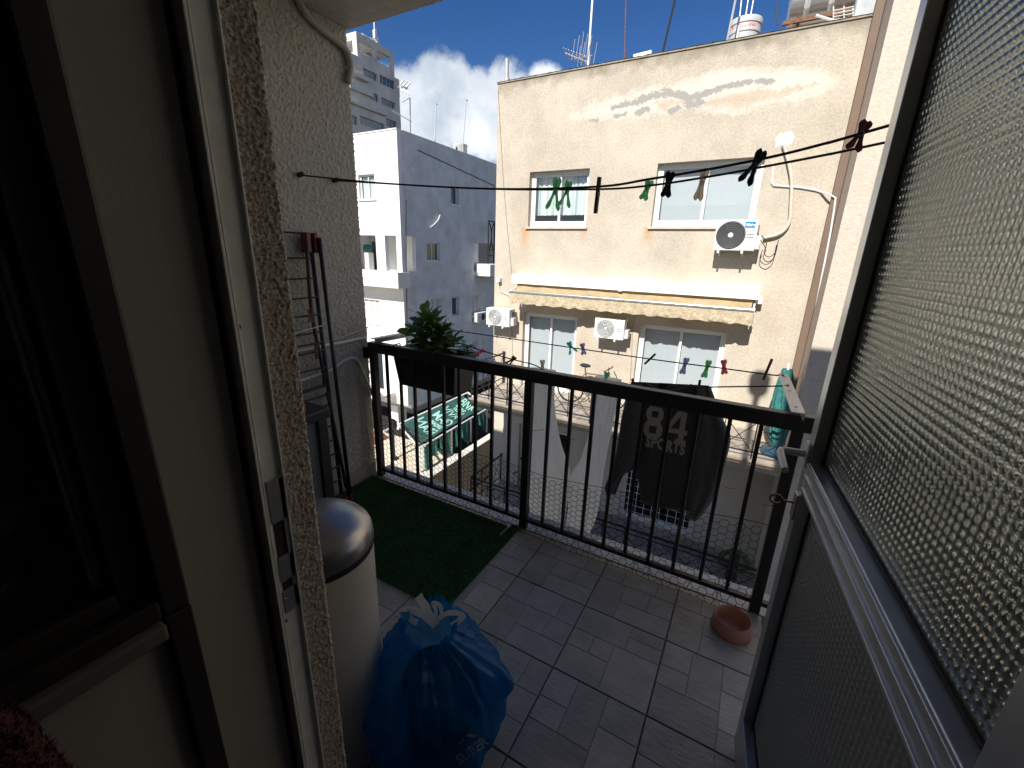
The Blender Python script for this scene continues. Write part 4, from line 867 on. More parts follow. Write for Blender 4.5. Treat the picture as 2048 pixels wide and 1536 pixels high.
# ================================================================== WHITE BUILDING AND TOWER FURTHER BACK
class Plane:
    """a facade plane with its own axes; pixels are dropped onto it"""
    def __init__(s, kind, c): s.kind = kind; s.c = c
    def at(s, px, py):
        p = PY(px, py, s.c) if s.kind == 'Y' else PX(px, py, s.c); return (p.x if s.kind == 'Y' else p.y), p.z
    def P(s, a, z, d=0): return Vector((a, s.c-d, z)) if s.kind == 'Y' else Vector((s.c+d, a, z))   # d outward
    def box(s, mb, a0, a1, z0, z1, d0, d1):
        if s.kind == 'Y': return mb.box(a0, a1, s.c-d1, s.c-d0, z0, z1)
        return mb.box(s.c+d0, s.c+d1, a0, a1, z0, z1)
    def rect(s, x0, y0, x1, y1):       # pixel box (top-left, bottom-right) -> a0,a1,z0,z1
        a, z1_ = s.at(x0, y0); b, z0_ = s.at(x1, y1); return (min(a, b), max(a, b), min(z0_, z1_), max(z0_, z1_))
    def wall(s, mb, a0, a1, z0, z1, t, rects):
        hs_ = [(r[0]-a0, r[1]-a0, r[2]-z0, r[3]-z0) for r in rects]
        if s.kind == 'Y': return mb.wall((a0, s.c, z0), (1, 0, 0), (0, 0, 1), (0, -1, 0), a1-a0, z1-z0, t, hs_)
        return mb.wall((s.c, a0, z0), (0, 1, 0), (0, 0, 1), (1, 0, 0), a1-a0, z1-z0, t, hs_)
M['far_pane'] = mat('far_window_glass', (.05, .07, .09), .08, spec=.8); M['blue_pane'] = mat('tower_glass', (.03, .07, .13), .05, spec=1)
M['light_curtain'] = mat('net_curtain', (.7, .74, .72), .9)
def pwindow(pl_, r, parent, n=2, rec=.12, style='glass', sill_=True, fm='white_paint', slat=False, pane='far_pane', name='window'):
    a0, a1, z0, z1 = r; fw = min(.06, (a1-a0)*.08); mb = MB()
    for q in ((a0, a0+fw, z0, z1), (a1-fw, a1, z0, z1), (a0+fw, a1-fw, z0, z0+fw), (a0+fw, a1-fw, z1-fw, z1)): pl_.box(mb, q[0]+.001, q[1]-.001, q[2]+.001, q[3]-.001, -rec-.06, -rec)
    for k in range(1, n): a = a0+(a1-a0)*k/n; pl_.box(mb, a-fw*.5, a+fw*.5, z0+fw+.001, z1-fw-.001, -rec-.055, -rec-.002)
    w_ = mb.build(name, M[fm], parent)
    for k in range(n):
        b0 = a0+fw+(a1-a0-2*fw)*k/n+.002; b1 = a0+fw+(a1-a0-2*fw)*(k+1)/n-.002
        if style == 'shutter':
            m2 = MB(); ns = int((z1-z0)/.055)
            for i in range(ns): z = z0+fw+(z1-z0-2*fw)*(i+.5)/ns; pl_.box(m2, b0+.02, b1-.02, z-.017, z+.012, -rec-.05, -rec-.015)
            pl_.box(m2, b0, b0+.035, z0+fw+.002, z1-fw-.002, -rec-.05, -rec-.01); pl_.box(m2, b1-.035, b1, z0+fw+.002, z1-fw-.002, -rec-.05, -rec-.01); m2.build('shutter', M['shutter'], w_)
            pl_.box(MB(), b0, b1, z0+fw, z1-fw, -rec-.08, -rec-.07).build('backing', M['ac_grey'], w_)
        else:
            pl_.box(MB(), b0, b1, z0+fw, z1-fw, -rec-.04, -rec-.03).build('pane', M[pane] if style == 'glass' else M['pane'], w_)
            if style == 'curtain':
                def cf(u, v_): return pl_.P(b0+(b1-b0)*u, z0+fw+(z1-z0-2*fw)*v_, -rec-.12+.03*math.sin(u*30))
                MB().grid(cf, 40, 1).build('curtain', M['light_curtain'], w_, smooth=True, fix=False)
                pl_.box(MB(), a0-.1, a1+.1, z0-.1, z1+.1, -rec-.6, -rec-.5).build('backing', M['dark'], w_)
    if sill_: pl_.box(MB(), a0-.08, a1+.08, z0-.07, z0-.002, -.1, .07).build('sill', M['white_paint'], w_)
    return w_
M['shutter'] = mat('louvre_shutter', (.74, .74, .72), .6)
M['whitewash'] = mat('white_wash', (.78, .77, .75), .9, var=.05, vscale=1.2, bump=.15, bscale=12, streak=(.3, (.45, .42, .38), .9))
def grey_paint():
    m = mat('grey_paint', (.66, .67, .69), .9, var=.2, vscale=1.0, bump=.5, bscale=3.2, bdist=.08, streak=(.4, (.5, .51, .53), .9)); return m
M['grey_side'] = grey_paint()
WY, WX = 17.0, -16.0
wb = thing('apartment_building', 'white painted building with a grey side wall and corner balcony', 'building', (-20, 20, GZ))
FR = Plane('Y', WY); SD = Plane('X', WX)
ztop = FR.at(794, 258)[1]; zbot = FR.at(815, 812)[1]
r_win = FR.rect(716, 350, 751, 398); r_l1 = FR.rect(700, 470, 755, 541); r_l2 = FR.rect(769, 470, 795, 541); r_sh = FR.rect(722, 597, 761, 648); r_low = FR.rect(742, 696, 769, 786)
zl0, zl1 = r_l1[2], r_l1[3]; r_l2 = (r_l2[0], r_l2[1], zl0, zl1)
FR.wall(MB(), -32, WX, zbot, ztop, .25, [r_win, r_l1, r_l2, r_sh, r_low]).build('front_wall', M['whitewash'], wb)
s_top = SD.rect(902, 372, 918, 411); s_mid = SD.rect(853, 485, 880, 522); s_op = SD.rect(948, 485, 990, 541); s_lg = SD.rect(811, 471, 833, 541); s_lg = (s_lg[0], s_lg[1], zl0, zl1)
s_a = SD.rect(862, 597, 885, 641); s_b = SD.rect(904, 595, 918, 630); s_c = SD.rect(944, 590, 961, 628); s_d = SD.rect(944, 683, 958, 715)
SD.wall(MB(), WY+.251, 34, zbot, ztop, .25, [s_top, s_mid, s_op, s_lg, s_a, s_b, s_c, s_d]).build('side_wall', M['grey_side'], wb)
MB().box(-32, WX-.26, WY+.26, 34, ztop-.8, ztop-.6).box(-32, WX-.26, 33.8, 34, zbot, ztop).box(-32, WX-.01, WY+.3, 33.9, zbot-.25, zbot+.02).build('roof', M['whitewash'], wb)
FR.box(MB(), -32, WX+.01, ztop+.001, ztop+.06, -.3, .03).build('coping', M['white_paint'], wb); MB().box(WX-.28, WX+.02, WY+.31, 34, ztop+.001, ztop+.05).build('coping', mat('coping_white', (.8, .8, .8), .8), wb)
# loggia behind the openings
lg = MB(); yb = WY+2.1
lg.box(-20.5, WX-.26, yb, yb+.1, zl0-.2, zl1+.3).box(-20.6, -20.5, WY+.26, yb, zl0-.2, zl1+.3).box(-20.5, WX-.26, WY+.26, yb, zl1+.1, zl1+.2).box(-20.5, WX-.26, WY+.26, yb, zl0-.2, zl0-.1)
lg.build('loggia', M['whitewash'], wb)
PB = Plane('Y', yb-.001)
pwindow(Plane('Y', yb-.02), PB.rect(743, 482, 757, 540), wb, n=1, rec=-.05, sill_=False, name='loggia_door')
pwindow(FR, r_win, wb, 2, .14, 'curtain'); pwindow(FR, r_sh, wb, 3, .1, 'shutter')
pwindow(SD, s_top, wb, 1, .18, 'glass'); pwindow(SD, s_mid, wb, 2, .14, 'glass'); pwindow(SD, s_a, wb, 2, .12, 'shutter'); pwindow(SD, s_b, wb, 1, .16, 'glass'); pwindow(SD, s_c, wb, 2, .1, 'shutter'); pwindow(SD, s_d, wb, 2, .1, 'shutter')
# open window bay at the far end, dark inside
MB().box(WX-2, WX-1.9, s_op[0]-.5, s_op[1]+.5, s_op[2]-.3, s_op[3]+.3).build('bay_lining', M['dark'], wb)
SD.box(MB(), s_op[0]+.02, s_op[0]+.7, s_op[2]+.02, s_op[3]-.02, -.2, -.14).build('bay_shutter', M['white_paint'], wb)
# low recess
MB().box(r_low[0]-.3, r_low[1]+.2, WY+1.2, WY+1.3, r_low[2]-.2, r_low[3]+.2).build('recess_back', M['whitewash'], wb)
pwindow(Plane('Y', WY+1.19), (r_low[0]-.1, r_low[1]-.15, r_low[3]-1.6, r_low[3]-.2), wb, 2, -.06, 'shutter', sill_=False)
# projecting balcony parapet
q0 = FR.at(700, 545); pzt = PY(760, 543, WY-.9).z; pzb = PY(760, 574, WY-.9).z; px1 = PY(796, 560, WY-.9).x
pb_ = MB(); pb_.box(-24, px1, WY-.9, WY-.78, pzb, pzt).box(px1-.12, px1, WY-.78, WY-.002, pzb, pzt).box(-24, px1-.12, WY-.78, WY-.002, pzb, pzb+.15); pb_.build('balcony_parapet', M['whitewash'], wb)
pb_ = MB(); zz = PY(760, 790, WY-.9).z; pb_.box(-24, PY(769, 790, WY-.9).x, WY-1.2, WY-.002, zz-.2, zz).box(-24, PY(769, 790, WY-.9).x, WY-1.2, WY-1.1, zz, zz+.25); pb_.build('lower_balcony', M['whitewash'], wb)
MB().box(-17.6, -16.9, WY+.1, WY+.8, GZ, zbot-.25).build('column', M['whitewash'], wb)
MB().box(-32, -18, WY+2.5, WY+2.7, GZ, zbot-.25).box(-18.2, -18, WY+2.7, 34, GZ, zbot-.25).build('ground_floor_wall', M['lower_wall'], wb)
aw2 = thing('air_conditioner', 'small white air conditioner on the shaded grey side wall', 'air conditioner', (WX+.3, PX(955, 640, WX).y, PX(955, 645, WX).z), 'outdoor air conditioner units')
p = PX(946, 644, WX+.05); q = PX(966, 630, WX+.05)
MB().bbox(WX+.08, WX+.38, p.y, q.y, p.z, p.z+.6, .02).build('casing', M['ac'], aw2); MB().lathe([(0, .003), (.22, .003), (.23, 0)], (WX+.38, (p.y+q.y)/2+.12, p.z+.3), 20, 'X').build('fan', M['ac_dark'], aw2)
MB().bar((WX, p.y+.15, p.z-.03), (WX+.4, p.y+.15, p.z-.03), .04).bar((WX, q.y-.15, p.z-.03), (WX+.4, q.y-.15, p.z-.03), .04).build('bracket', M['white_paint'], aw2)
o = MB().tube(smooth_path([PX(880, 430, WX+.1), PX(876, 440, WX+.1), PX(868, 449, WX+.1), PX(861, 454, WX+.1)], 4), .032, 6).build('pipe_stub', M['white_plastic'], None); tag(o, 'bent white pipe stub sticking out of the grey side wall', 'pipe')
for pts, lab in (([(964, 593), (969, 608), (972, 622)], 'white pipe on the grey wall above the small air conditioner'), ([(966, 676), (970, 690), (969, 705)], 'white curved pipe low on the grey side wall')):
    o = MB().tube(smooth_path([PX(x, y, WX+.06) for x, y in pts], 4), .034, 6).build('pipe', M['white_plastic'], None); tag(o, lab, 'pipe')
for pts, lab in (([(812, 400), (813, 560), (815, 700)], 'thin dark cable down the grey wall close to its white corner'), ([(836, 300), (900, 330), (990, 372)], 'thin dark cable slanting across the top of the grey wall')):
    o = MB().tube([PX(x, y, WX+.03) for x, y in pts], .018, 5).build('cable', M['gasket'], None); tag(o, lab, 'cable')
# drying cupboard and basin in the loggia
lt = MB().bbox(*(lambda a_, b_: (a_.x, b_.x, WY+.9, WY+1.3, zl0-.1, a_.z))(PY(728, 505, WY+1), PY(741, 540, WY+1)), .02).build('cabinet', M['white_plastic'], None); tag(lt, 'white cabinet standing on the corner balcony of the white building', 'cabinet')
tp_ = PY(735, 493, WY+1.1); lt2 = MB().lathe([(0, 0), (.22, .05), (.26, .25), (.2, .42), (0, .46)], (tp_.x, WY+1.1, PY(728, 505, WY+1).z), 16).build('basin', M['teal'], None, smooth=True); tag(lt2, 'upturned teal basin on the white balcony cabinet', 'basin')
# iron frame on a ledge at the far end of the grey wall
ir = thing('iron_flower_stand', 'tall dark iron stand on a ledge at the far end of the grey wall', 'stand', PX(985, 535, WX+1))
lc = PX(982, 528, WX+.6); mb = MB()
for dy in (-.35, .35):
    mb.tube([(lc.x, lc.y+dy, lc.z), (lc.x, lc.y+dy, lc.z+2.6)], .05, 6)
    mb.tube(smooth_path([(lc.x, lc.y+dy, lc.z+2.6), (lc.x, lc.y+dy*.2, lc.z+2.2), (lc.x, lc.y, lc.z+1.6), (lc.x, lc.y+dy*.6, lc.z+.8)], 4), .035, 5)
mb.tube([(lc.x, lc.y-.4, lc.z+2.6), (lc.x, lc.y+.4, lc.z+2.6)], .04, 5).tube([(lc.x, lc.y-.4, lc.z+.5), (lc.x, lc.y+.4, lc.z+.5)], .04, 5); mb.build('scrollwork', M['black_iron'], ir)
MB().bbox(WX+.002, WX+1.1, lc.y-.9, lc.y+1.2, lc.z-.75, lc.z-.0, .03).build('ledge', M['whitewash'], wb)
# roof of the white building: tank, aerials
def roofp(px, py, Y): return PX(px, py, WX-.6)
tk = PX(920, 303, WX-1.2); r_t = .45
wt = thing('water_tank', 'grey water tank on the white building roof', 'tank', (tk.x, tk.y, ztop-.6))
zt_ = PX(920, 290, WX-1.2).z; MB().lathe([(0, ztop-.6), (r_t*.97, ztop-.6), (r_t*.97, zt_-.12), (r_t, zt_-.1), (r_t, zt_), (0, zt_+.04)], (tk.x, tk.y, 0), 28).build('drum', M['barrel'], wt, smooth=True, autosmooth=35)
MB().tube([(tk.x+.1, tk.y-.5, zt_-.2), (tk.x+.1, tk.y-.52, zt_-.9)], .04, 6).build('overflow_pipe', M['gasket'], wt)
def aerial(p1, p0, r, lab, X=WX-.8, bend=0):
    a, b = PX(*p0, X), PX(*p1, X); b2 = b+Vector((0, bend, 0)); o = MB().tube(smooth_path([Vector((a.x, a.y, ztop-.6)), a, a.lerp(b, .5)+Vector((0, bend*.2, 0)), b], 5), r, 5).tube([b, b+Vector((0, .12, .05))], r*1.6, 5).build('aerial_mast', M['galv'], None); return tag(o, lab, 'mast')
aerial((872, 209), (870, 285), .03, 'thin aerial mast in the middle of the white building roof'); aerial((932, 201), (926, 290), .03, 'thin bent aerial mast above the grey tank')
dm = thing('dish_aerial', 'grid aerial on a pole at the white roof corner', 'aerial', PX(820, 262, WX-.8))
a, b = PX(820, 265, WX-.8), PX(820, 195, WX-.8); MB().tube([Vector((a.x, a.y, ztop-.6)), b], .03, 5).build('pole', M['galv'], dm)
g = MB()
for k in range(3): g.tube(smooth_path([b+Vector((0, -.5+.22*k, .1)), b+Vector((-.3, -.35+.22*k, .45)), b+Vector((-.2, -.15+.22*k, .75))], 4), .03, 4)
g.tube([b+Vector((-.3, -.5, .35)), b+Vector((-.3, .2, .5))], .03, 4).tube([b, b+Vector((0, -.55, -.35))], .025, 4); g.build('reflector', M['galv'], dm)
c = PX(815, 238, WX-.8); MB().tube([c+Vector((0, -1.0, .1)), c+Vector((0, .3, -.05))], .02, 4).tube([c+Vector((0, -.5, -.0)), c+Vector((0, -.5, .8))], .015, 4).build('cross_arm', M['galv'], dm)
# ------------------------------------------------------------------ concrete tower
TX = -57.0; TS_ = Plane('X', TX); ty0 = TS_.at(712, 62)[0]; ty1 = TS_.at(787, 101)[0]; tzt = TS_.at(712, 62)[1]
tw = thing('tower_block', 'tall weathered concrete block with rooftop pergola and strip windows', 'building', (TX-6, ty0+5, GZ))
M['concrete'] = mat('tower_concrete', (.60, .58, .55), .95, var=.18, vscale=.35, bump=.3, bscale=3, streak=(.5, (.34, .32, .29), .28)); M['concrete_lit'] = mat('tower_concrete_lit', (.66, .65, .62), .95, var=.08, vscale=.4)  # second one: paler copy of the concrete, sunlight put into its colour
ty1b = TS_.at(800, 200)[0]
rects = []
o1 = TS_.rect(714, 88, 748, 112); o1 = (ty0+.5, TS_.at(749, 118)[0], TS_.at(730, 110)[1]-.0, TS_.at(730, 96)[1]+.6)
o2 = (TS_.at(754, 118)[0], TS_.at(781, 130)[0], o1[2], o1[3])
w1 = (TS_.at(727, 150)[0], TS_.at(755, 160)[0], TS_.at(741, 158)[1], TS_.at(741, 142)[1]); w2 = (TS_.at(760, 165)[0], TS_.at(789, 165)[0], TS_.at(775, 174)[1], TS_.at(775, 156)[1])
w3 = (TS_.at(741, 200)[0], TS_.at(757, 200)[0], TS_.at(750, 203)[1], TS_.at(750, 187)[1]); w4 = (TS_.at(763, 205)[0], TS_.at(790, 205)[0], TS_.at(776, 214)[1], TS_.at(776, 200)[1])
w5 = (TS_.at(702, 245)[0], TS_.at(715, 245)[0], TS_.at(709, 250)[1], TS_.at(709, 232)[1]); w6 = (TS_.at(721, 250)[0], TS_.at(769, 255)[0], TS_.at(745, 257)[1], TS_.at(745, 240)[1]); w7 = (TS_.at(773, 250)[0], TS_.at(793, 250)[0], TS_.at(783, 256)[1], TS_.at(783, 240)[1])
yA = TS_.at(697, 245)[0]-8
TS_.wall(MB(), yA, ty1b, GZ, o1[2]-1.0, .4, [w1, w2, w3, w4, w5, w6, w7]).build('side_wall', M['concrete'], tw)
TS_.wall(MB(), ty0, ty1, o1[2]-1.0, tzt, .4, [o1, o2]).build('loggia_wall', M['concrete'], tw)
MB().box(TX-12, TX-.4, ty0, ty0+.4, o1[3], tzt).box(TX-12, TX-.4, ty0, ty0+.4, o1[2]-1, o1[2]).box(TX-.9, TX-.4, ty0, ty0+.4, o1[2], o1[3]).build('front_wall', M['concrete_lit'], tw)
MB().box(TX-12, TX-.41, yA, yA+.4, GZ, o1[2]-1.0).box(TX-12, TX-.41, yA+.4, ty1b, o1[2]-1.3, o1[2]-1.02).box(TX-12, TX-11.6, yA+.4, ty1b, GZ, o1[2]-1.3).box(TX-12, TX-.41, ty1b-.4, ty1b, GZ, o1[2]-1.3).build('back_wall', M['concrete'], tw)
for w_, n in ((w1, 3), (w2, 4), (w3, 2), (w4, 5), (w5, 1), (w6, 6), (w7, 3)): pwindow(TS_, w_, tw, n, .25, 'glass', True, 'concrete', pane='blue_pane')
lat = MB()
for k in range(12): y = ty0+.5+(ty1-ty0-1)*k/11; lat.box(TX-5, TX-.41, y-.14, y+.14, o1[3]+.25, o1[3]+.7)
for k in range(5): x = TX-.9-k*.95; lat.box(x-.14, x+.14, ty0+.41, ty1, o1[3]+.71, o1[3]+1.0)
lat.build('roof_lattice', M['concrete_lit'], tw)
# panels and ledges on the tower side
for (x0, y0, x1, y1), d_ in (((696, 105, 722, 140), .35), ((696, 142, 733, 166), .7), ((696, 176, 742, 182), .5), ((696, 205, 770, 228), .45), ((750, 219, 769, 232), .6)):
    a0, zt2 = TS_.at(x0, y0); a1, zb2 = TS_.at(x1, y1); TS_.box(MB(), a0, a1, min(zb2, zt2)+0, max(zb2, zt2), .002, d_).build('balcony_panel', M['concrete'], tw)
TS_.box(MB(), *TS_.rect(795, 245, 808, 300)[:2], GZ, TS_.at(800, 240)[1], -6, -3).build('rear_wing', M['concrete'], tw)
tmk = PX(733, 66, TX-3); MB().lathe([(0, -1.1), (.8, -1.1), (.8, 1.1), (0, 1.1)], (tmk.x, tmk.y, tzt+.9), 20, 'Y').box(tmk.x-.3, tmk.x+.3, tmk.y-.8, tmk.y+.8, tzt-1, tzt+.2).build('roof_tank', M['silver'], tw, smooth=True, autosmooth=40)
for px_, h_ in ((750, 4.5), (753, 3.4)): p = PX(px_, 80, TX-3); MB().tube([(p.x, p.y, tzt-2), (p.x, p.y, tzt+h_)], .09, 5).box(p.x-.2, p.x+.2, p.y-.2, p.y+.2, tzt+h_*.45, tzt+h_*.7).build('roof_mast', M['white_paint'], tw)
# ================================================================== COURTYARD
M['paving'] = mat('sun_bleached_paving', (.74, .68, .58), .9, col2=(.58, .46, .32), vscale=.55, bump=.3, bscale=20)
pv = MB().box(-24, -9.85, 7, 16.3, GZ+.002, GZ+.05).build('courtyard', M['paving']); struct(pv, 'sunlit cream paved courtyard beside the tarpaulin shelter', 'courtyard')
gw = thing('garden_wall', 'long low rendered garden wall with pale coping running past the shelter', 'wall', (-9.6, 13, GZ))
wt0, wt1 = PX(860, 953, -9.6), PX(978, 874, -9.6)
MB().box(-9.8, -9.6, 9.5, 22, GZ, wt0.z-.06).build('wall', mat('garden_render', (.5, .42, .3), .9, var=.15, vscale=1.5), gw)
MB().bbox(-9.9, -9.55, 9.45, 22, wt0.z-.059, wt0.z, .015).build('coping', mat('pale_coping', (.7, .66, .58), .9, var=.2, vscale=4), gw)
pk = MB().bbox(*(lambda a_, b_: (a_.x-.6, b_.x+.2, a_.y-.6, a_.y+.2, GZ+.051, GZ+.45))(PZ(758, 868, GZ+.4), PZ(783, 858, GZ+.4)), .03).build('planter_box', mat('terracotta', (.42, .13, .06), .8, var=.2, vscale=6), None); tag(pk, 'long terracotta planter box in the sunny courtyard', 'planter')
pg = thing('tarpaulin_shelter', 'white pole shelter roofed with a dark green printed tarpaulin', 'shelter', (-13.6, 17, GZ))
XR, XLf = -12.4, -14.9
R0, R1 = PX(839, 896, XR), PX(974, 817, XR); L0, L1 = PX(756, 868, XLf), PX(936, 785, XLf)
L0 = L0 if L0.y > 10 else L0
Lc = L0.lerp(L1, .22)
M['pole'] = mat('white_pole', (.78, .78, .76), .5)
for nm, a, b in (('eaves_pole', R0, R1), ('ridge_pole', L0, L1), ('rafter', PX(797, 850, XLf), R0), ('rafter', L1, R1)): MB().tube([a, b], .05, 6).build(nm, M['pole'], pg)
for k in (0, .42, .72, 1): c = R0.lerp(R1, k); MB().tube([c, (c.x, c.y, GZ+.05)], .05, 6).build('post', M['pole'], pg)
for k in (.22, 1): c = L0.lerp(L1, k); MB().tube([c, (c.x, c.y, GZ+.0)], .05, 6).build('post', M['pole'], pg)
def near_far(k): return Lc.lerp(L1, k)
def tp(u, v_):   # u across (high -> low), v along
    a = PX(806, 848, XLf).lerp(PX(925, 792, XLf), v_); b = PX(845, 888, XR).lerp(PX(966, 818, XR), v_); p = a.lerp(b, u); return p+Vector((0, 0, .07-.25*math.sin(math.pi*u)*(.4+.6*abs(math.sin(v_*math.pi*2)))+.05*noise.noise(Vector((u*5, v_*9, 0)))))
M['tarp'] = mat('green_tarp', (.035, .105, .09), .6, var=.2, vscale=2, transl=.15); M['tarp_print'] = mat('mint_print', (.32, .58, .5), .7); M['tarp_mid'] = mat('teal_print', (.07, .2, .17), .7)
tpo = MB().grid(tp, 24, 48).build('tarpaulin', M['tarp'], pg, smooth=True, fix=False)
aw_, al_ = (tp(1, .5)-tp(0, .5)).length, (tp(.5, 1)-tp(.5, 0)).length
def tmap(flip=False):
    def f(p): return tp(max(0, min(1, p.x/aw_)), max(0, min(1, p.y/al_)))+Vector((.01, -.01, .03))
    return f
for txt, u, v_, size, fl_, mt in (('BNK', .5, .91, .95, 1, 'tarp_print'), ('& SOLO', .45, .80, .34, 1, 'tarp_print'), ('OLE OLE', .5, .735, .34, 1, 'tarp_print'), ('VIVA', .45, .62, .9, 1, 'tarp_print'), ('MAID', .55, .44, .9, 1, 'tarp_print'), ('MADRID', .6, .33, .42, 1, 'tarp_print'), ('FRAN', .5, .2, .95, -1, 'tarp_print')):
    put_text('printed_lettering', txt, size, M[mt], tpo, (u*aw_, v_*al_, 0), (fl_, 0, 0), (0, 1, 0), bold=.02, mapf=tmap())
for k0, k1, dr, dx in ((.04, .22, 1.5, .1), (.24, .4, 1.1, -.1), (.46, .68, 1.35, 0), (.76, .95, 1.2, .1)):
    def hang(u, v_):
        c = R0.lerp(R1, k0+(k1-k0)*u); return c+Vector((.06+.12*math.sin(u*17)*v_, .0, -.05-dr*v_*(.75+.25*math.sin(u*5+k0*20))))
    MB().grid(hang, 24, 8).build('side_cloth', mat('teal_cloth', (.05, .2, .18), .8, var=.3, vscale=2, transl=.25), pg, smooth=True, fix=False)
pst = PZ(789, 918, GZ+.05); o = MB().tube([pst, pst+Vector((0, 0, 1.6))], .06, 8).lathe([(.02, 1.6), (.2, 1.65), (.22, 2.0), (.05, 2.15)], pst, 12).lathe([(.2, 0), (.2, .06), (.06, .1)], pst, 12).build('garden_post', M['black_iron'], None, smooth=True, autosmooth=40); tag(o, 'black garden post in the sunny courtyard', 'plain pole')  # plain dark pole with a flared head, gives no light
# ================================================================== THINGS ON OUR BALCONY
from mathutils.bvhtree import BVHTree
# ------------------------------------------------------------------ artificial grass mat
TX0, TX1, TY0, TY1 = -2.165, -.985, 1.215, 1.915
tf = thing('turf_mat', 'dark green artificial grass mat on the balcony floor', 'mat', ((TX0+TX1)/2, (TY0+TY1)/2, .001))
M['turf'] = mat('turf', (.034, .125, .03), .75, col2=(.016, .07, .016), vscale=7)
MB().box(TX0, TX1-.075, TY0, TY1, .001, .007).box(TX1-.0748, TX1, TY0, TY1-.1, .001, .007).box(TX1-.0555, TX1, TY1-.0998, TY1+.03, .001, .007).build('backing', M['turf'], tf)
rg = random.Random(11); mb = MB(); vs_, fs_ = [], []
for k in range(62000):
    x, y = rg.uniform(TX0, TX1), rg.uniform(TY0, TY1+.03)
    if x > TX1-.075 and y > TY1-.1 and x < TX1-.0555: continue
    if x < TX1-.075 and y > TY1: continue
    a_ = rg.uniform(0, 6.283); h = rg.uniform(.007, .015); lx, ly = rg.gauss(0, .004), rg.gauss(0, .004); wx, wy = math.cos(a_)*.0011, math.sin(a_)*.0011
    i = len(vs_); vs_ += [Vector((x-wx, y-wy, .006)), Vector((x+wx, y+wy, .006)), Vector((x+lx, y+ly, .006+h))]; fs_.append((i, i+1, i+2))
mb.v = vs_; mb.f = fs_; mb.build('pile', M['turf'], tf, kind='stuff', fix=False)
# ------------------------------------------------------------------ pedal bin
BC = Vector((-.968, .63, 0)); BR = .158
bn = thing('waste_bin', 'cream round waste bin with domed steel lid', 'bin', (BC.x, BC.y, 0))
MB().lathe([(0, .0015), (BR*.97, .0015), (BR*.98, .02), (BR, .03), (BR, .735)], BC, 64).build('body', mat('cream_enamel', (.60, .58, .51), .38, var=.09, vscale=5, bump=.04, bscale=30), bn, smooth=True, autosmooth=40)
MB().lathe([(BR*1.005, .735), (BR*1.012, .738), (BR*1.012, .752), (BR*.99, .754)], BC, 64).build('rim', M['gasket'], bn, smooth=True, autosmooth=40)
prof = [(BR*1.015, .755), (BR*1.02, .762), (BR*1.0, .785)]+[(BR*math.cos(a_)*.985, .785+.062*math.sin(a_)) for a_ in [R(12*k) for k in range(1, 8)]]+[(.002, .849)]
MB().lathe(prof, BC, 64).build('lid', mat('worn_steel', (.36, .35, .34), .33, metal=.95, var=.12, vscale=18, bump=.05, bscale=60), bn, smooth=True)
# ------------------------------------------------------------------ blue refuse bag
GC = Vector((-.69, .815, 0))
gb = thing('rubbish_bag', 'knotted blue plastic rubbish bag beside the cream bin', 'bag', (GC.x, GC.y, 0))
def bag_m():
    m = mat('blue_polythene', (.014, .24, .58), .2, var=.12, vscale=4, bump=.25, bscale=13, bdist=.02, transl=.45, spec=.7); t = m.node_tree; L = t.links
    out = t.nodes['Material Output']; src = out.inputs[0].links[0].from_socket; tr = t.nodes.new('ShaderNodeBsdfTransparent'); tr.inputs[0].default_value = (.22, .55, .85, 1)
    mx = t.nodes.new('ShaderNodeMixShader'); mx.inputs[0].default_value = .46; L.new(src, mx.inputs[1]); L.new(tr.outputs[0], mx.inputs[2]); L.new(mx.outputs[0], out.inputs[0]); return m
PRF = [(0, .14), (.03, .18), (.1, .208), (.18, .212), (.25, .2), (.31, .172), (.355, .135), (.385, .095), (.405, .072), (.425, .076), (.44, .082)]
def rprof(z):
    for i in range(len(PRF)-1):
        if PRF[i][0] <= z <= PRF[i+1][0]:
            t_ = (z-PRF[i][0])/(PRF[i+1][0]-PRF[i][0]); t_ = t_*t_*(3-2*t_); return PRF[i][1]+(PRF[i+1][1]-PRF[i][1])*t_
    return PRF[-1][1]
def bagf(u, v_):
    th = 2*math.pi*u; z = v_*.44; r = rprof(z); d = Vector((math.cos(th), math.sin(th), z*3))
    low = .16*noise.noise(d*1.6+Vector((4, 1, 2)))+.07*noise.noise(d*4.2)
    crease = .05*(1-abs(noise.noise(Vector((math.cos(th)*3.2, math.sin(th)*3.2, z*9)))*2.2))+.02*(1-abs(noise.noise(Vector((math.cos(th)*5, math.sin(th)*5, z*10+3)))*2.4))
    top = max(0, (z-.22)/.2); folds = top*(.07*math.sin(17*th+2*math.sin(3*th))+.05*math.sin(29*th+1)+.12*noise.noise(Vector((math.cos(th)*5, math.sin(th)*5, 3))))
    low *= 1-.5*min(1, top)
    spur = .32*math.exp(-((math.atan2(math.sin(th-.25), math.cos(th-.25))/.28)**2)-((z-.29)/.055)**2)+.14*math.exp(-((math.atan2(math.sin(th+1.6), math.cos(th+1.6))/.4)**2)-((z-.2)/.09)**2)
    rr = r*(1+low+crease+folds+spur)
    zz = z*(1+.1*noise.noise(d*1.4+Vector((9, 9, 9)))*min(1, z*6))
    off = Vector((-.03, .0, 0))*min(1, max(0, (z-.15)/.25))
    P_ = Vector((GC.x+rr*math.cos(th), GC.y+rr*math.sin(th), max(.0015, zz)))+off
    e_ = Vector((P_.x-BC.x, P_.y-BC.y, 0))
    if e_.length < BR+.006: P_ += e_.normalized()*(BR+.006-e_.length)
    return P_
bagmb = MB().grid(bagf, 200, 90, cu=True); bagmb.f.append(tuple(i*91 for i in range(200)))
bag = bagmb.build('sack', bag_m(), gb, smooth=True, fix=False)
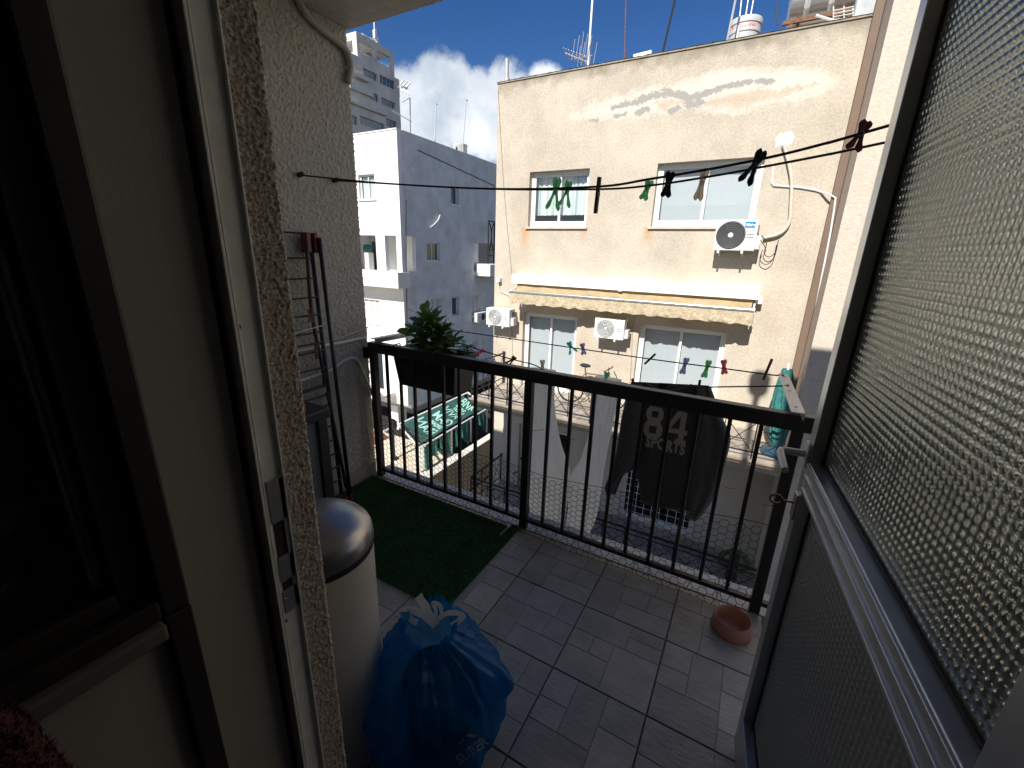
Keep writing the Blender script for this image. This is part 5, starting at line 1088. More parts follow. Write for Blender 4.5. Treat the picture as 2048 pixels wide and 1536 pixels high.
bvh = BVHTree.FromPolygons([tuple(v_) for v_ in bagmb.v], bagmb.f)
def inside(name, mbx, m, sm=False): return mbx.build(name, m, gb, smooth=sm)
cm = MB().bbox(-.075, .075, -.05, .05, -.12, .12, .004); rot_ = Matrix.Rotation(.35, 3, 'Y') @ Matrix.Rotation(.5, 3, 'Z') @ Matrix.Rotation(.2, 3, 'X')
cm.v = [rot_ @ q+Vector((GC.x+.055, GC.y-.045, .165)) for q in cm.v]; inside('carton', cm, mat('carton', (.12, .14, .15), .7))
lm_ = MB().lathe([(0, 0), (.045, 0), (.047, .004), (.045, .012), (0, .013)], (0, 0, 0), 24); rot_ = Matrix.Rotation(1.2, 3, 'X') @ Matrix.Rotation(.3, 3, 'Y')
lm_.v = [Matrix.Rotation(-.75, 3, 'Z') @ (rot_ @ q)+Vector((GC.x-.02, GC.y-.15, .13)) for q in lm_.v]; inside('jar_lid', lm_, M['white_plastic'], True)
inside('crumpled_waste', MB().grid(sup(Vector((GC.x-.02, GC.y+.04, .13)), .14, .11, .12, .9), 30, 20, cu=True), mat('dark_waste', (.03, .03, .035), .8, var=.5, vscale=30, bump=1, bscale=40), True)
def onbag(px, py, off=.003):
    d = ray(px, py).normalized(); h = bvh.ray_cast(CAM, d)
    return (h[0]-d*off) if h[0] else CAM+d*1.2
M['strap'] = mat('white_polythene', (.85, .86, .87), .3, transl=.25)
def ribbon(pts, w_, name, m, parent, wdir=None):
    pts = smooth_path(pts, 7); mb = MB(); n = len(pts)
    for i, p in enumerate(pts):
        t_ = (pts[min(i+1, n-1)]-pts[max(i-1, 0)]).normalized(); s_ = t_.cross(Vector(wdir) if wdir else (p-CAM).normalized()).normalized()
        f_ = .5*w_*(1+.1*math.sin(i*.7)); mb.v += [p-s_*f_, p+s_*f_]
    mb.f = [(2*i, 2*i+1, 2*i+3, 2*i+2) for i in range(n-1)]; return mb.build(name, m, parent, smooth=True, fix=False)
kp = PZ(862, 1240, .425)
def K(px, py, z): return PZ(px, py, z)
ribbon([K(872, 1252, .42), K(858, 1228, .455), K(845, 1205, .485), K(836, 1192, .50)], .026, 'tie_strap', M['strap'], gb)
ribbon([K(868, 1245, .425), K(872, 1222, .455), K(866, 1206, .475), K(880, 1212, .465), K(884, 1236, .435)], .012, 'tie_strap', M['strap'], gb)
ribbon([K(866, 1248, .425), K(890, 1228, .45), K(912, 1226, .45), K(926, 1232, .445), K(920, 1240, .435), K(902, 1250, .42)], .015, 'tie_strap', M['strap'], gb)
ribbon([K(872, 1250, .425), K(845, 1230, .44), K(822, 1220, .44), K(812, 1225, .43), K(822, 1240, .42)], .022, 'tie_strap', M['strap'], gb)
ribbon([K(838, 1226, .44), K(815, 1218, .44), K(808, 1232, .42), K(835, 1245, .42)], .018, 'tie_strap', M['strap'], gb)
ink = mat('pale_print', (.16, .27, .38), .5)
vs, fs = text_mesh('SUPER', 26, bold=.8); ca_, sa_ = math.cos(R(36)), math.sin(R(36))
tb = MB(); tb.add([onbag(944+q.x*ca_-q.y*sa_*1, 1502-q.x*sa_-q.y*ca_) for q in vs], fs); tb.build('printed_lettering', ink, bag, fix=False)
tb = MB()
for a_, b_ in (((918, 1488), (936, 1470)), ((936, 1470), (958, 1474))):
    dx, dy = b_[0]-a_[0], b_[1]-a_[1]; L_ = math.hypot(dx, dy); nx_, ny_ = -dy/L_*3, dx/L_*3; tb.add([onbag(a_[0]-nx_, a_[1]-ny_), onbag(b_[0]-nx_, b_[1]-ny_), onbag(b_[0]+nx_, b_[1]+ny_), onbag(a_[0]+nx_, a_[1]+ny_)], [(0, 1, 2, 3)])
tb.build('printed_emblem', ink, bag, fix=False)
# ------------------------------------------------------------------ pet bowl
bw = Vector((.145, 1.79, 0)); rb = .082
o = MB().lathe([(0, .001), (rb*.93, .001), (rb*1.0, .006), (rb*.97, .035), (rb*.9, .062), (rb*.86, .066), (rb*.82, .062), (rb*.78, .03), (rb*.7, .016), (0, .014)], bw, 48).build('pet_bowl', mat('pink_plastic', (.56, .27, .21), .42, var=.05, transl=.1), None, smooth=True, autosmooth=60); tag(o, 'pink plastic pet bowl on the tiles by the door', 'bowl')
# ------------------------------------------------------------------ low cabinet with a black frame
cb_ = thing('storage_cabinet', 'black framed cabinet with grey side panel beside the folded drying rack', 'cabinet', (-1.86, .86, 0))
M['blk_plastic'] = mat('black_plastic', (.02, .02, .022), .5); M['grey_panel'] = mat('grey_panel', (.11, .125, .13), .55)
cx0, cx1, cy0, cy1, czt = -2.1, -1.63, .5, 1.2, .85
mb = MB(); 
for x in (cx0, cx1-.05):
    for y in (cy0, cy1-.05): MB().bbox(x, x+.05, y, y+.05, .001, czt-.05, .005).build('corner_post', M['blk_plastic'], cb_)
pass
top = MB().bbox(cx0-.01, cx1+.012, cy0-.0, cy1+.012, czt-.049, czt, .008).build('top', M['blk_plastic'], cb_)
MB().box(cx1-.03, cx1-.018, cy0+.051, cy1-.051, .05, czt-.05).build('side_panel', M['grey_panel'], cb_); MB().box(cx0+.051, cx1-.051, cy1-.03, cy1-.018, .05, czt-.05).build('end_panel', M['grey_panel'], cb_)
for k in range(14): z = .1+k*.048; MB().bbox(cx1-.018, cx1-.012, cy0+.1, cy0+.3, z, z+.02, .002).build('vent_slat', M['grey_panel'], cb_)
o = MB().bbox(-1.72, -1.66, 1.0, 1.12, czt+.001, czt+.035, .004).build('wood_block', mat('orange_wood', (.35, .16, .05), .6, var=.2, vscale=25), None); tag(o, 'small orange wooden block on top of the black cabinet', 'block')
o = MB().bbox(-1.95, -1.75, .98, 1.14, czt+.001, czt+.02, .006).tube([(-1.9, 1.0, czt+.03), (-1.86, 1.06, czt+.05), (-1.8, 1.1, czt+.03)], .012, 6).build('tool_tray', M['blk_plastic'], None); tag(o, 'flat black tray lying on the black cabinet', 'tray')
# ------------------------------------------------------------------ folded drying rack against the side wall
dr = thing('drying_rack', 'folded dark metal clothes drying rack with red end caps leaning on the wall', 'drying rack', (-2.13, 1.3, 0))
M['rack'] = mat('rack_steel', (.02, .024, .032), .4, metal=.2); M['redcap'] = mat('dark_red_plastic', (.16, .01, .03), .4)
def RK(y, z, dx=0): return Vector((-2.075-.075*(z/1.62)+dx, y, z))
T1, T2, T3 = PX(607, 470, -2.15), PX(619, 470, -2.15), PX(630, 478, -2.14)
for y_t, y_b, dx in ((T2.y, 1.575, 0), (T3.y+.01, 1.615, .03)):
    MB().tube([RK(y_t, 1.6, dx), RK(y_b, .0+.02, dx)], .0115, 8).build('leg', M['rack'], dr, smooth=True); MB().tube([RK(y_t-.62, 1.6, dx), RK(y_b-.62, .02, dx)], .0115, 8).build('leg', M['rack'], dr, smooth=True)
MB().tube(smooth_path([RK(T1.y+.005, 1.59, .012), RK(1.53, 1.2, .012), RK(1.55, .88, .014), RK(1.545, .80, .014), RK(1.51, .785, .014), RK(1.05, .775, .014), RK(.99, .8, .014), RK(.965, 1.2, .012), RK(.945, 1.59, .012)], 4), .010, 8).build('wing_frame', M['rack'], dr, smooth=True)
MB().tube(smooth_path([RK(1.56, .74, .014), RK(1.585, .4, .014), RK(1.60, .12, .016), RK(1.58, .06, .016), RK(1.02, .05, .016), RK(1.0, .12, .016), RK(.97, .74, .014)], 4), .010, 8).build('wing_frame', M['rack'], dr, smooth=True)
rods_z = [PX(600, y, -2.14).z for y in (466, 516, 557, 596, 632, 668, 690, 707, 742, 800, 822)]+[.62-.09*k for k in range(6)]
for z in rods_z:
    a, b = RK(T2.y-.004, z, .01), RK(T2.y-.62, z, .01); MB().tube([a, b], .0055, 6).build('rod', M['rack'], dr)
MB().tube([RK(T2.y-.01, PX(600, 655, -2.14).z, .022), RK(1.3, PX(600, 660, -2.14).z-.02, .022), RK(T2.y-.6, PX(600, 655, -2.14).z, .022)], .0025, 6).build('rod', M['white_plastic'], dr)
for y in (T1.y+.012, T3.y):
    for dy in (0, -.62): MB().bbox(-2.18, -2.125, y+dy-.016, y+dy+.014, 1.52, 1.625, .008).build('end_cap', M['redcap'], dr)
for y in (1.575, 1.615, .955, .995): MB().bbox(RK(y, .02).x-.015, RK(y, .02).x+.045, y-.014, y+.014, .0135, .055, .006).build('foot', M['redcap'], dr)
# ------------------------------------------------------------------ pipes and cables on the side wall
o = MB().tube(smooth_path([PX(x, y, XL+.022) for x, y in ((585, -30), (597, 0), (612, 28), (640, 56), (672, 80), (692, 100), (700, 122), (701, 142), (696, 165))], 5), .017, 10).build('conduit', mat('painted_conduit', (.44, .41, .37), .7, var=.1), None, smooth=True); tag(o, 'painted conduit curving under the balcony ceiling down to the wall corner', 'pipe')
for pts, r_, lab in (([(560, 712), (640, 693), (690, 684), (733, 674)], .010, 'white conduit running level along the side wall to the railing'), ([(560, 775), (620, 755), (660, 740), (690, 720), (707, 716), (718, 726), (735, 765), (745, 790)], .009, 'white cable bending down the side wall below the level conduit'), ([(640, 690), (690, 672), (735, 655)], .005, 'thin grey cord stretched above the white conduit')):
    o = MB().tube(smooth_path([PX(x, y, XL+.016) for x, y in pts], 5), r_, 8).build('cable', M['white_plastic'] if r_ > .006 else M['galv'], None, smooth=True); tag(o, lab, 'cable')
# ------------------------------------------------------------------ clothes lines
M['cord'] = mat('black_cord', (.02, .02, .022), .7)
lineA = [PX(600, 350, XL+.01)]+[PY(x, y, 1.6) for x, y in ((760, 366), (980, 377.5), (1191, 373.5), (1300, 358), (1420, 338), (1544, 313.5), (1652, 286.5), (1761, 256))]
lineB = [PX(670, 361, XL+.01)]+[PY(x, y, 1.82) for x, y in ((800, 369), (980, 378), (1191, 378.6), (1300, 371), (1420, 353), (1530, 333), (1650, 310), (1761, 287))]
for ln in (lineA, lineB): e_ = ln[-1]; d_ = (ln[-1]-ln[-2]); ln.append(Vector((1.22, e_.y, e_.z+d_.z/d_.x*(1.22-e_.x)*1.03)))
for ln, lab in ((lineA, 'upper black washing line strung from the side wall, the inner one'), (lineB, 'upper black washing line strung from the side wall, the outer one')):
    o = MB().tube(smooth_path(ln, 8), .0042, 6).tube([ln[0]+Vector((-.012, 0, 0)), ln[0]+Vector((.022, 0, .004))], .013, 8).build('washing_line', M['cord'], None, smooth=True); tag(o, lab, 'washing line')
po = MB().tube([(1.235, 1.71, -.01), (1.235, 1.71, ZC)], .02, 10).bar((1.235, 1.55, 1.93), (1.235, 1.88, 1.93), .025).build('line_post', M['white_paint'], None); tag(po, 'slim white post holding the washing line ends beyond the door', 'post')
M['arm'] = mat('bracket_aluminium', (.5, .51, .52), .38, metal=.5, var=.1, vscale=20)
def arm(p, q, label):
    t = thing('line_bracket', label, 'bracket', p); p = Vector(p); q = Vector(q)
    MB().bar(p, q, .045, .005).bar(p+Vector((.02, 0, -.014)), q+Vector((.02, 0, -.014)), .004, .026).build('angle_bar', M['arm'], t)
    for k in (.12, .5, .92): c = p.lerp(q, k); MB().lathe([(0, .006), (.006, .005), (.007, .0026)], c, 10).build('bolt', M['steel'], t)
AL0, AL1 = (-2.13, 1.96, .992), (-2.06, 2.56, 1.0); AR0, AR1 = (.215, 1.90, .995), (.185, 2.53, 1.0)
arm(AL0, AL1, 'aluminium washing line arm over the railing at the stucco side wall'); arm(AR0, AR1, 'aluminium washing line arm over the railing beside the open door')
lineC = [Vector((-2.065, 2.5, 1.005))]+[PY(x, y, 2.5) for x, y in ((950, 667), (1060, 683), (1300, 718), (1440, 736), (1545, 750))]+[Vector((.187, 2.5, 1.006))]
lineD = [Vector((-2.08, 2.3, 1.004))]+[PY(x, y, 2.3) for x, y in ((925, 688), (960, 700), (1022, 718), (1069, 730), (1100, 744), (1200, 764), (1240, 765), (1280, 772), (1395, 776), (1430, 774), (1560, 772))]+[Vector((.196, 2.3, 1.005))]
for ln, lab in ((lineC, 'black washing line on the outer end of the railing arms, pegs only'), (lineD, 'black washing line on the railing arms that carries the clothes')):
    o = MB().tube(smooth_path(ln, 6), .0036, 6).build('washing_line', M['cord'], None, smooth=True); tag(o, lab, 'washing line')
# ------------------------------------------------------------------ clothes pegs
PC = {}
for nm, c, tr in (('green', (.36, .72, .46), .4), ('teal', (.25, .7, .58), .4), ('lilac', (.58, .56, .8), .4), ('pink', (.8, .32, .42), .4), ('clear', (.75, .72, .62), .4), ('navy', (.012, .02, .045), 0), ('darkred', (.1, .012, .02), 0), ('black', (.012, .012, .014), 0), ('wood', (.13, .075, .04), 0), ('darkwood', (.045, .03, .022), 0), ('yellow', (.33, .3, .03), .2), ('rose', (.45, .22, .24), .2)):
    PC[nm] = mat('peg_'+nm, c, .45, transl=tr*1.7)
def peg(px, py, Y, col, label, ang=0, L=.085, style='round', opening=.1, yaw=0):
    c = PY(px, py, Y); t = thing('clothes_peg', label, 'clothes peg', c, 'pegs on the washing lines')
    rot = Matrix.Rotation(R(yaw), 3, 'Z') @ Matrix.Rotation(R(ang), 3, 'Y')
    for s in (-1, 1):
        mb = MB()
        if style == 'wood': mb.bbox(-.0062, .0062, s*.0012 if s > 0 else -.0072, .0072 if s > 0 else -.0012, -L*.5, L*.5, .001)
        else:
            def arm_(u, v_):
                z = (v_-.5)*L; wd = .0056+.0048*math.exp(-((v_-.86)/.16)**2)+.0044*math.exp(-((v_-.12)/.14)**2); wd *= min(1, math.sqrt(max(0, 1-((2*v_-1)**8)))+.05)
                a_ = 2*math.pi*u; bow = .0035+.010*abs(v_-.55)*(1 if v_ > .55 else .9)+opening*.02*max(0, .55-v_)
                return (wd*math.cos(a_), s*(bow+.0022*math.sin(a_)*s*s), z)
            mb.grid(arm_, 8, 14, cu=True)
        k_ = 0
        mb.v = [c+rot @ Vector((q.x, q.y, q.z)) if style == 'wood' else c+rot @ Vector((q.y*1.0, q.x, q.z)) if yaw == 999 else c+rot @ Vector((q.x+q.y*.9, q.y*.6, q.z)) for q in mb.v]
        mb.build('jaw', PC[col], t, smooth=(style != 'wood'), fix=(style == 'wood'))
    sp = MB().tube([c+rot @ Vector((.006*math.cos(q), .008*math.cos(q*.5), .006*math.sin(q)+.004)) for q in [k*.6 for k in range(22)]], .0011, 4); sp.build('spring', M['steel'], t)
    return t
peg(1110, 388, 1.6, 'green', 'larger open green peg on the inner upper line before the small window', 8, .115, opening=1.2)
peg(1133, 388, 1.82, 'green', 'smaller open green peg on the outer upper line before the small window', 10, .105, opening=1.2)
peg(1195, 391, 1.6, 'darkwood', 'long dark wooden peg where the two upper lines cross', 2, .12, 'wood')
peg(1293, 380, 1.82, 'green', 'short green peg on the outer upper line left of the wide window', 16, .075)
peg(1336, 369, 1.6, 'black', 'black plastic peg on the upper lines at the edge of the wide window', 6, .08)
peg(1403, 369, 1.82, 'clear', 'clear yellowish peg on the outer upper line over the wide window', 6, .11)
peg(1507, 334, 1.6, 'navy', 'big dark navy peg with spread jaws on the inner upper line', 22, .10, opening=.8)
peg(1720, 271, 1.6, 'darkred', 'dark red peg on the inner upper line near the door', 14, .075, opening=.7)
peg(1142, 695, 2.5, 'teal', 'open teal peg on the outer railing line before the narrower awning door', -30, .08, opening=1.4)
peg(1166, 698, 2.5, 'lilac', 'lilac peg on the outer railing line beside the open teal peg', -14, .075)
peg(1300, 718, 2.5, 'wood', 'slanting brown wooden peg on the outer railing line before the wider awning door', 38, .085, 'wood')
peg(1369, 732, 2.5, 'lilac', 'long lilac peg on the outer railing line before the wider awning door', 8, .10)
peg(1413, 738, 2.5, 'green', 'long pale green peg on the outer railing line', 8, .105)
peg(1448, 734, 2.5, 'pink', 'pink peg on the outer railing line', -12, .082)
peg(1535, 739, 2.5, 'wood', 'upright brown wooden peg on the outer railing line next to the arm', 10, .115, 'wood')
peg(926, 690, 2.3, 'teal', 'bright teal peg on the clothes line beside the potted plant', 14, .085, opening=1.3)
peg(961, 704, 2.3, 'pink', 'pink peg on the clothes line right of the potted plant', 60, .07)
peg(1022, 722, 2.3, 'yellow', 'yellow peg on the clothes line left of the white trousers', 42, .09, opening=.8)
peg(1085, 733, 2.3, 'clear', 'clear peg holding the first trouser leg', -4, .085)
peg(1212, 757, 2.3, 'teal', 'green peg holding the second trouser leg', 6, .08)
peg(1268, 772, 2.3, 'wood', 'brown wooden peg on the shoulder of the sweatshirt next to the trousers', -18, .085, 'wood')
peg(1397, 776, 2.3, 'wood', 'brown wooden peg on the other shoulder of the sweatshirt', 2, .085, 'wood')
for px, py, col, lab, st in ((621, 632, 'rose', 'pink peg clipped on a rod of the drying rack', 'round'), (633, 702, 'wood', 'wooden peg clipped low on the drying rack', 'wood')):
    c = PX(px, py, -2.10); t = peg(px, py, c.y, col, lab, 2, .09 if st == 'wood' else .075, st)
# ------------------------------------------------------------------ laundry: flattened fabric tubes
def interp(pts, t_):
    n = len(pts)-1; x = t_*n; i = min(int(x), n-1); f = x-i
    p0, p1, p2, p3 = pts[max(i-1, 0)], pts[i], pts[i+1], pts[min(i+2, n)]
    return tuple(.5*((2*b)+(c-a)*f+(2*a-5*b+4*c-d)*f*f+(3*b-a-3*c+d)*f**3) for a, b, c, d in zip(p0, p1, p2, p3))
def cloth_tube(left, right, Y, depth, name, m, parent, nu=44, nv=60, wr=.008, seed=0, yoff=None, fold=0, folds=5, thick=1.0):
    def fn(u, v_):
        l = interp(left, v_); r = interp(right, v_); a_ = 2*math.pi*u; s_ = .5-.5*math.cos(a_); dd = math.sin(a_)
        px, py = l[0]+(r[0]-l[0])*s_, l[1]+(r[1]-l[1])*s_
        p = PY(px, py, Y); n1 = noise.noise(Vector((p.x*9, p.z*5, seed)))+.5*noise.noise(Vector((p.x*24, p.z*10, seed+4)))
        y = Y-depth*dd*(abs(dd)**-.35 if abs(dd) > .01 else 1)*(.35+.65*math.sin(math.pi*min(1, .06+v_*.9)))+wr*n1*(1 if dd > 0 else .7)+fold*math.sin(s_*folds*6.283+seed+2*v_)*(dd > 0)
        return Vector((p.x, y+(yoff(v_) if yoff else 0), p.z))
    return MB().grid(fn, nu, nv, cu=True).build(name, m, parent, smooth=True, fix=False)
tr = thing('trousers', 'white trousers hung upside down by the leg ends on the washing line', 'trousers', PY(1130, 1060, 2.3))
M['white_cloth'] = mat('white_cotton', (.80, .82, .85), .9, var=.04, vscale=12, bump=.25, bscale=220, bdist=.002, transl=.68)
cloth_tube([(1064, 735), (1064, 800), (1063, 870), (1058, 940), (1059, 1000), (1066, 1045), (1072, 1056)], [(1112, 741), (1108, 800), (1113, 850), (1126, 905), (1140, 952), (1134, 1010), (1128, 1064)], 2.3, .045, 'trouser_leg', M['white_cloth'], tr, wr=.012, seed=1, fold=.004)
cloth_tube([(1190, 752), (1187, 810), (1180, 860), (1163, 915), (1141, 953), (1136, 1010), (1129, 1064)], [(1243, 760), (1232, 815), (1222, 865), (1209, 930), (1201, 985), (1192, 1035), (1178, 1070)], 2.3, .045, 'trouser_leg', M['white_cloth'], tr, wr=.012, seed=5, fold=.004)
MB().tube([PY(x, y, 2.27) for x, y in ((1140, 953), (1136, 990), (1131, 1030), (1128, 1062))], .002, 5).build('seam', M['white_cloth'], tr)
ss = thing('sweatshirt', 'charcoal sweatshirt printed with 84 pegged by the shoulders', 'sweatshirt', PY(1330, 1030, 2.3))
M['char'] = mat('charcoal_fleece', (.105, .105, .11), .95, var=.25, vscale=60, bump=.25, bscale=300, bdist=.002, transl=.05); M['sleeve'] = mat('slate_fleece', (.15, .155, .175), .95, var=.2, vscale=60, bump=.25, bscale=300, bdist=.002, transl=.05)
bl = [(1262, 764), (1266, 810), (1268, 860), (1272, 920), (1278, 975), (1282, 1005)]; br_ = [(1419, 772), (1416, 820), (1412, 870), (1405, 930), (1398, 985), (1388, 1018)]
cloth_tube(bl, br_, 2.3, .028, 'body', M['char'], ss, nu=72, nv=80, wr=.010, seed=11, fold=.004, folds=4)
cloth_tube([(1262, 764), (1248, 815), (1238, 870), (1226, 930), (1212, 970), (1214, 986)], [(1284, 768), (1286, 820), (1284, 880), (1272, 932), (1248, 950), (1232, 988)], 2.27, .03, 'sleeve', M['sleeve'], ss, nv=80, wr=.018, seed=15, fold=.006, folds=2)
cloth_tube([(1392, 772), (1393, 830), (1388, 900), (1380, 960), (1374, 1010), (1372, 1034)], [(1422, 775), (1446, 838), (1461, 875), (1450, 930), (1432, 990), (1398, 1040)], 2.27, .034, 'sleeve', M['sleeve'], ss, nv=80, wr=.02, seed=19, fold=.006, folds=2)
MB().tube(smooth_path([PY(x, y, 2.255) for x, y in ((1290, 766), (1310, 777), (1335, 781), (1360, 778), (1384, 770))], 5), .007, 8).build('collar', M['sleeve'], ss, smooth=True)
MB().tube(smooth_path([PY(x, y, 2.25) for x, y in ((1283, 1003), (1310, 1010), (1350, 1016), (1386, 1017))], 5), .012, 8).build('hem_rib', M['char'], ss, smooth=True)
MB().bbox(*(lambda q: (q.x-.03, q.x+.03, 2.286, 2.289, q.z-.012, q.z+.022))(PY(1330, 775, 2.29)), .0005).build('neck_label', M['gasket'], ss)
bodyo = [c for c in ss.children if c.name.startswith('body')][0]
bt = BVHTree.FromPolygons([tuple(v_.co+wloc(ss)) for v_ in bodyo.data.vertices], [tuple(p.vertices) for p in bodyo.data.polygons])
def onbody(x, z, off=.004):
    h = bt.ray_cast(Vector((x, 1.9, z)), Vector((0, 1, 0))); return Vector((x, (h[0].y if h[0] else 2.25)-off, z))
pr = mat('grey_print', (.60, .59, .56), .85)
A0, A1 = PY(1291, 812, 2.26), PY(1379, 832, 2.26); zT = PY(1330, 819, 2.26).z; zB = PY(1330, 882, 2.26).z; W_, H_ = A1.x-A0.x, zT-zB
def block(polys, x0, w_, name):
    mb = MB()
    for poly in polys:
        pts = [onbody(x0+w_*x, zB+H_*y) for x, y in poly]; mb.add(pts, [tuple(range(len(pts)))])
    mb.build(name, pr, ss, fix=False)
eight = [[(.0, .08), (.12, 0), (.12, .25), (.3, .2), (.3, .2), (0, .2)]]
def ring(x0, x1, y0, y1, tx, ty, c):   # chamfered rectangular ring as quads
    o = [(x0+c, y0), (x1-c, y0), (x1, y0+c), (x1, y1-c), (x1-c, y1), (x0+c, y1), (x0, y1-c), (x0, y0+c)]; i_ = [(x0+tx, y0+ty), (x1-tx, y0+ty), (x1-tx, y0+ty), (x1-tx, y1-ty), (x1-tx, y1-ty), (x0+tx, y1-ty), (x0+tx, y1-ty), (x0+tx, y0+ty)]
    out = []
    for k in range(8):
        q = [o[k], o[(k+1) % 8], i_[(k+1) % 8], i_[k]]; r2 = []
        for p in q:
            if p not in r2: r2.append(p)
        out.append(r2)
    return out
block(ring(.02, .98, 0, .52, .3, .14, .15)+ring(.06, .94, .521, 1.0, .28, .14, .15), A0.x, W_*.46, 'number_print')
four = [[(.58, 0), (.94, 0), (.94, .12), (.58, .12)], [(.62, .121), (.88, .121), (.88, 1), (.62, 1)], [(0, .28), (.619, .28), (.619, .43), (0, .43)], [(.881, .28), (1, .28), (1, .43), (.881, .43)], [(0, .431), (.22, .431), (.619, .86), (.619, 1), (.45, 1)], [(.5, 0), (.579, 0), (.579, .12), (.5, .12)], [(.941, 0), (1, 0), (1, .12), (.941, .12)]]
block(four, A0.x+W_*.52, W_*.48, 'number_print')
s0, s1 = PY(1290, 893, 2.26), PY(1371, 893, 2.26)
vs, fs = text_mesh('SPORTS', 1, bold=.045, spacing=1.12); wv = max(q.x for q in vs)-min(q.x for q in vs); hv = max(q.y for q in vs)-min(q.y for q in vs); zc = PY(1330, 893, 2.26).z; sh_ = abs(PY(1330, 880, 2.26).z-PY(1330, 906, 2.26).z)
sm = MB(); sm.add([onbody((s0.x+s1.x)/2+q.x*(s1.x-s0.x)/wv, zc+q.y*sh_*.92/hv) for q in vs], fs); sm.build('word_print', pr, ss, fix=False)
# ------------------------------------------------------------------ planter box with a rosette plant
pn = thing('planter', 'black plastic planter box hooked over the railing', 'planter', (-1.76, 2.11, .69))
M['soil'] = mat('soil', (.03, .022, .016), 1)
X0, X1, Y0, Y1, Z0, Z1 = -2.0, -1.5, 2.0, 2.23, .695, .915; t_ = .025
def ringpts(x0, x1, y0, y1, z): return [(x0, y0, z), (x1, y0, z), (x1, y1, z), (x0, y1, z)]
mb = MB(); rs = [ringpts(X0+t_, X1-t_, Y0+t_, Y1-t_, Z0), ringpts(X0, X1, Y0, Y1, Z1), ringpts(X0-.012, X1+.012, Y0-.007, Y1+.012, Z1), ringpts(X0-.012, X1+.012, Y0-.007, Y1+.012, Z1+.022), ringpts(X0+.006, X1-.006, Y0+.006, Y1-.006, Z1+.022), ringpts(X0+.012, X1-.012, Y0+.012, Y1-.012, Z1-.03)]
pts = [p for r_ in rs for p in r_]; fs = [(3, 2, 1, 0)]
for i in range(5):
    for j in range(4): fs.append((i*4+j, i*4+(j+1) % 4, (i+1)*4+(j+1) % 4, (i+1)*4+j))
mb.add(pts, fs); mb.build('trough', M['blk_plastic'], pn)
MB().grid(lambda u, v_: (X0+.013+(X1-X0-.026)*u, Y0+.013+(Y1-Y0-.026)*v_, Z1-.02+.01*noise.noise(Vector((u*9, v_*5, 0)))), 20, 10).build('soil', M['soil'], pn)
for x in (-1.92, -1.6): MB().tube(smooth_path([(x, Y0-.009, .82), (x, Y0-.009, .96), (x, 1.985, .982), (x, 1.96, .983), (x, 1.93, .978), (x, 1.928, .93)], 4), .004, 6).build('hook', M['black_iron'], pn)
plant = thing('potted_plant', 'leafy green rosette plant growing in the black planter', 'plant', (-1.77, 2.11, .9))
M['leaf'] = mat('dark_leaf', (.085, .17, .03), .42, var=.35, vscale=9, transl=.3, randobj=.5); M['stem'] = mat('green_stem', (.08, .09, .04), .7)
def leafmesh(L, w_):
    mb = MB()
    for i in range(7):
        t2 = i/6; wd = w_*(.10+.9*math.sin(math.pi*min(1, t2**1.5*.93))**.9) if i < 6 else .002; z = -.02*t2*t2*L/.1
        mb.v += [Vector((t2*L, -wd/2, z+.004)), Vector((t2*L, 0, z)), Vector((t2*L, wd/2, z+.004))]
    for i in range(6): mb.f += [(3*i, 3*i+3, 3*i+4, 3*i+1), (3*i+1, 3*i+4, 3*i+5, 3*i+2)]
    return mb
def leafobj(L, w_, parent):
    mb = leafmesh(L, w_); me = bpy.data.meshes.new('leaf'); me.from_pydata(mb.v, [], mb.f); me.materials.append(M['leaf']); me.polygons.foreach_set('use_smooth', [True]*len(me.polygons)); return me
lm = [leafobj(.115, .042, plant), leafobj(.13, .045, plant), leafobj(.095, .038, plant)]
rg = random.Random(21)
def add_leaf(me, parent, base, d, roll):
    o = bpy.data.objects.new('leaf', me); C.objects.link(o); o.parent = parent; o.location = base-wloc(parent)
    q = d.to_track_quat('X', 'Z'); o.rotation_mode = 'QUATERNION'; from mathutils import Quaternion
    o.rotation_quaternion = q @ Quaternion((1, 0, 0), roll); s_ = rg.uniform(.8, 1.15); o.scale = (s_, s_, s_)
heads = [(PY(862, 652, 2.1), 1), (PY(838, 668, 2.12), .9), (PY(885, 668, 2.08), .95), (PY(868, 690, 2.06), .9), (PY(846, 692, 2.16), .8), (PY(895, 694, 2.14), .85), (PY(850, 640, 2.2), .8)]
root = Vector((-1.76, 2.11, .9))
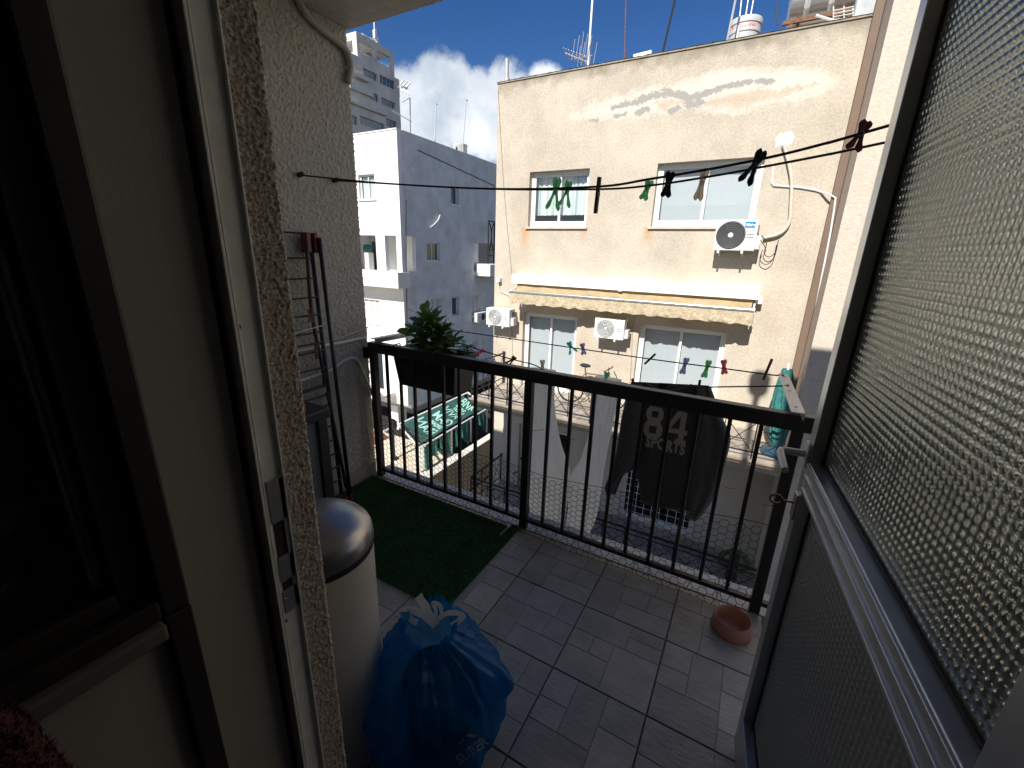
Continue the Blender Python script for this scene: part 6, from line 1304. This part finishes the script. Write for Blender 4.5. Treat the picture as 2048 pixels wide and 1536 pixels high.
for hpos, sc2 in heads:
    MB().tube(smooth_path([root+Vector((rg.uniform(-.03, .03), rg.uniform(-.02, .02), 0)), root.lerp(hpos, .5)+Vector((rg.uniform(-.02, .02), 0, .02)), hpos], 4), [.006]*9, 6).build('stem', M['stem'], plant)
    out = (hpos-root).normalized()
    for k in range(28):
        el = R(75-95*(k/28)); az = k*2.399+rg.uniform(-.2, .2); loc = Vector((math.cos(az)*math.cos(el), math.sin(az)*math.cos(el), math.sin(el)))
        d = (Vector((0, 0, 1)).rotation_difference((out+Vector((0, 0, .6))).normalized()) @ loc).normalized()
        add_leaf(rg.choice(lm), plant, hpos+d*.006-out*.0016*k, d, rg.uniform(-.4, .4))
p2 = thing('small_plant', 'small sprig with short leaves beside the rosette plant', 'plant', (-1.56, 2.13, .9))
top_ = PY(936, 692, 2.13); rt = Vector((top_.x-.01, 2.13, .9)); MB().tube([rt, top_], .004, 6).build('stem', M['stem'], p2)
sm_ = leafobj(.05, .018, p2)
for k in range(22): c = rt.lerp(top_, .3+.7*k/22); az = k*2.4; d = Vector((math.cos(az), math.sin(az), .35)).normalized(); add_leaf(sm_, p2, c, d, 0)
d = (PY(806, 660, 2.08)-PY(832, 664, 2.08)).normalized(); add_leaf(lm[1], plant, PY(832, 664, 2.08), d, 1.2)
# ------------------------------------------------------------------ lower greenery behind the trousers
gp = thing('balcony_pot_plant', 'straggly pot plant against the dark lower balcony door', 'plant', (-4.6, 9.3, -4.66))
MB().lathe([(0, -4.665), (.13, -4.665), (.17, -4.4), (.19, -4.38), (.17, -4.36), (0, -4.4)], (-4.55, 9.25, 0), 20).build('pot', mat('clay_pot', (.35, .14, .08), .8), gp, smooth=True, autosmooth=40)
lf = leafobj(.22, .06, gp); rg = random.Random(4)
for k in range(70):
    c = Vector((-4.55+rg.gauss(0, .12), 9.25+rg.gauss(0, .08), -4.35+abs(rg.gauss(.5, .35)))); d = Vector((rg.uniform(-1, 1), rg.uniform(-1, 1), rg.uniform(-.4, .7))).normalized(); add_leaf(lf, gp, c, d, rg.uniform(-1, 1))
for k in range(5): MB().tube(smooth_path([(-4.55, 9.25, -4.4), (-4.55+rg.gauss(0, .1), 9.25, -3.9), (-4.55+rg.gauss(0, .15), 9.22, -3.4)], 4), .008, 5).build('stem', M['stem'], gp)
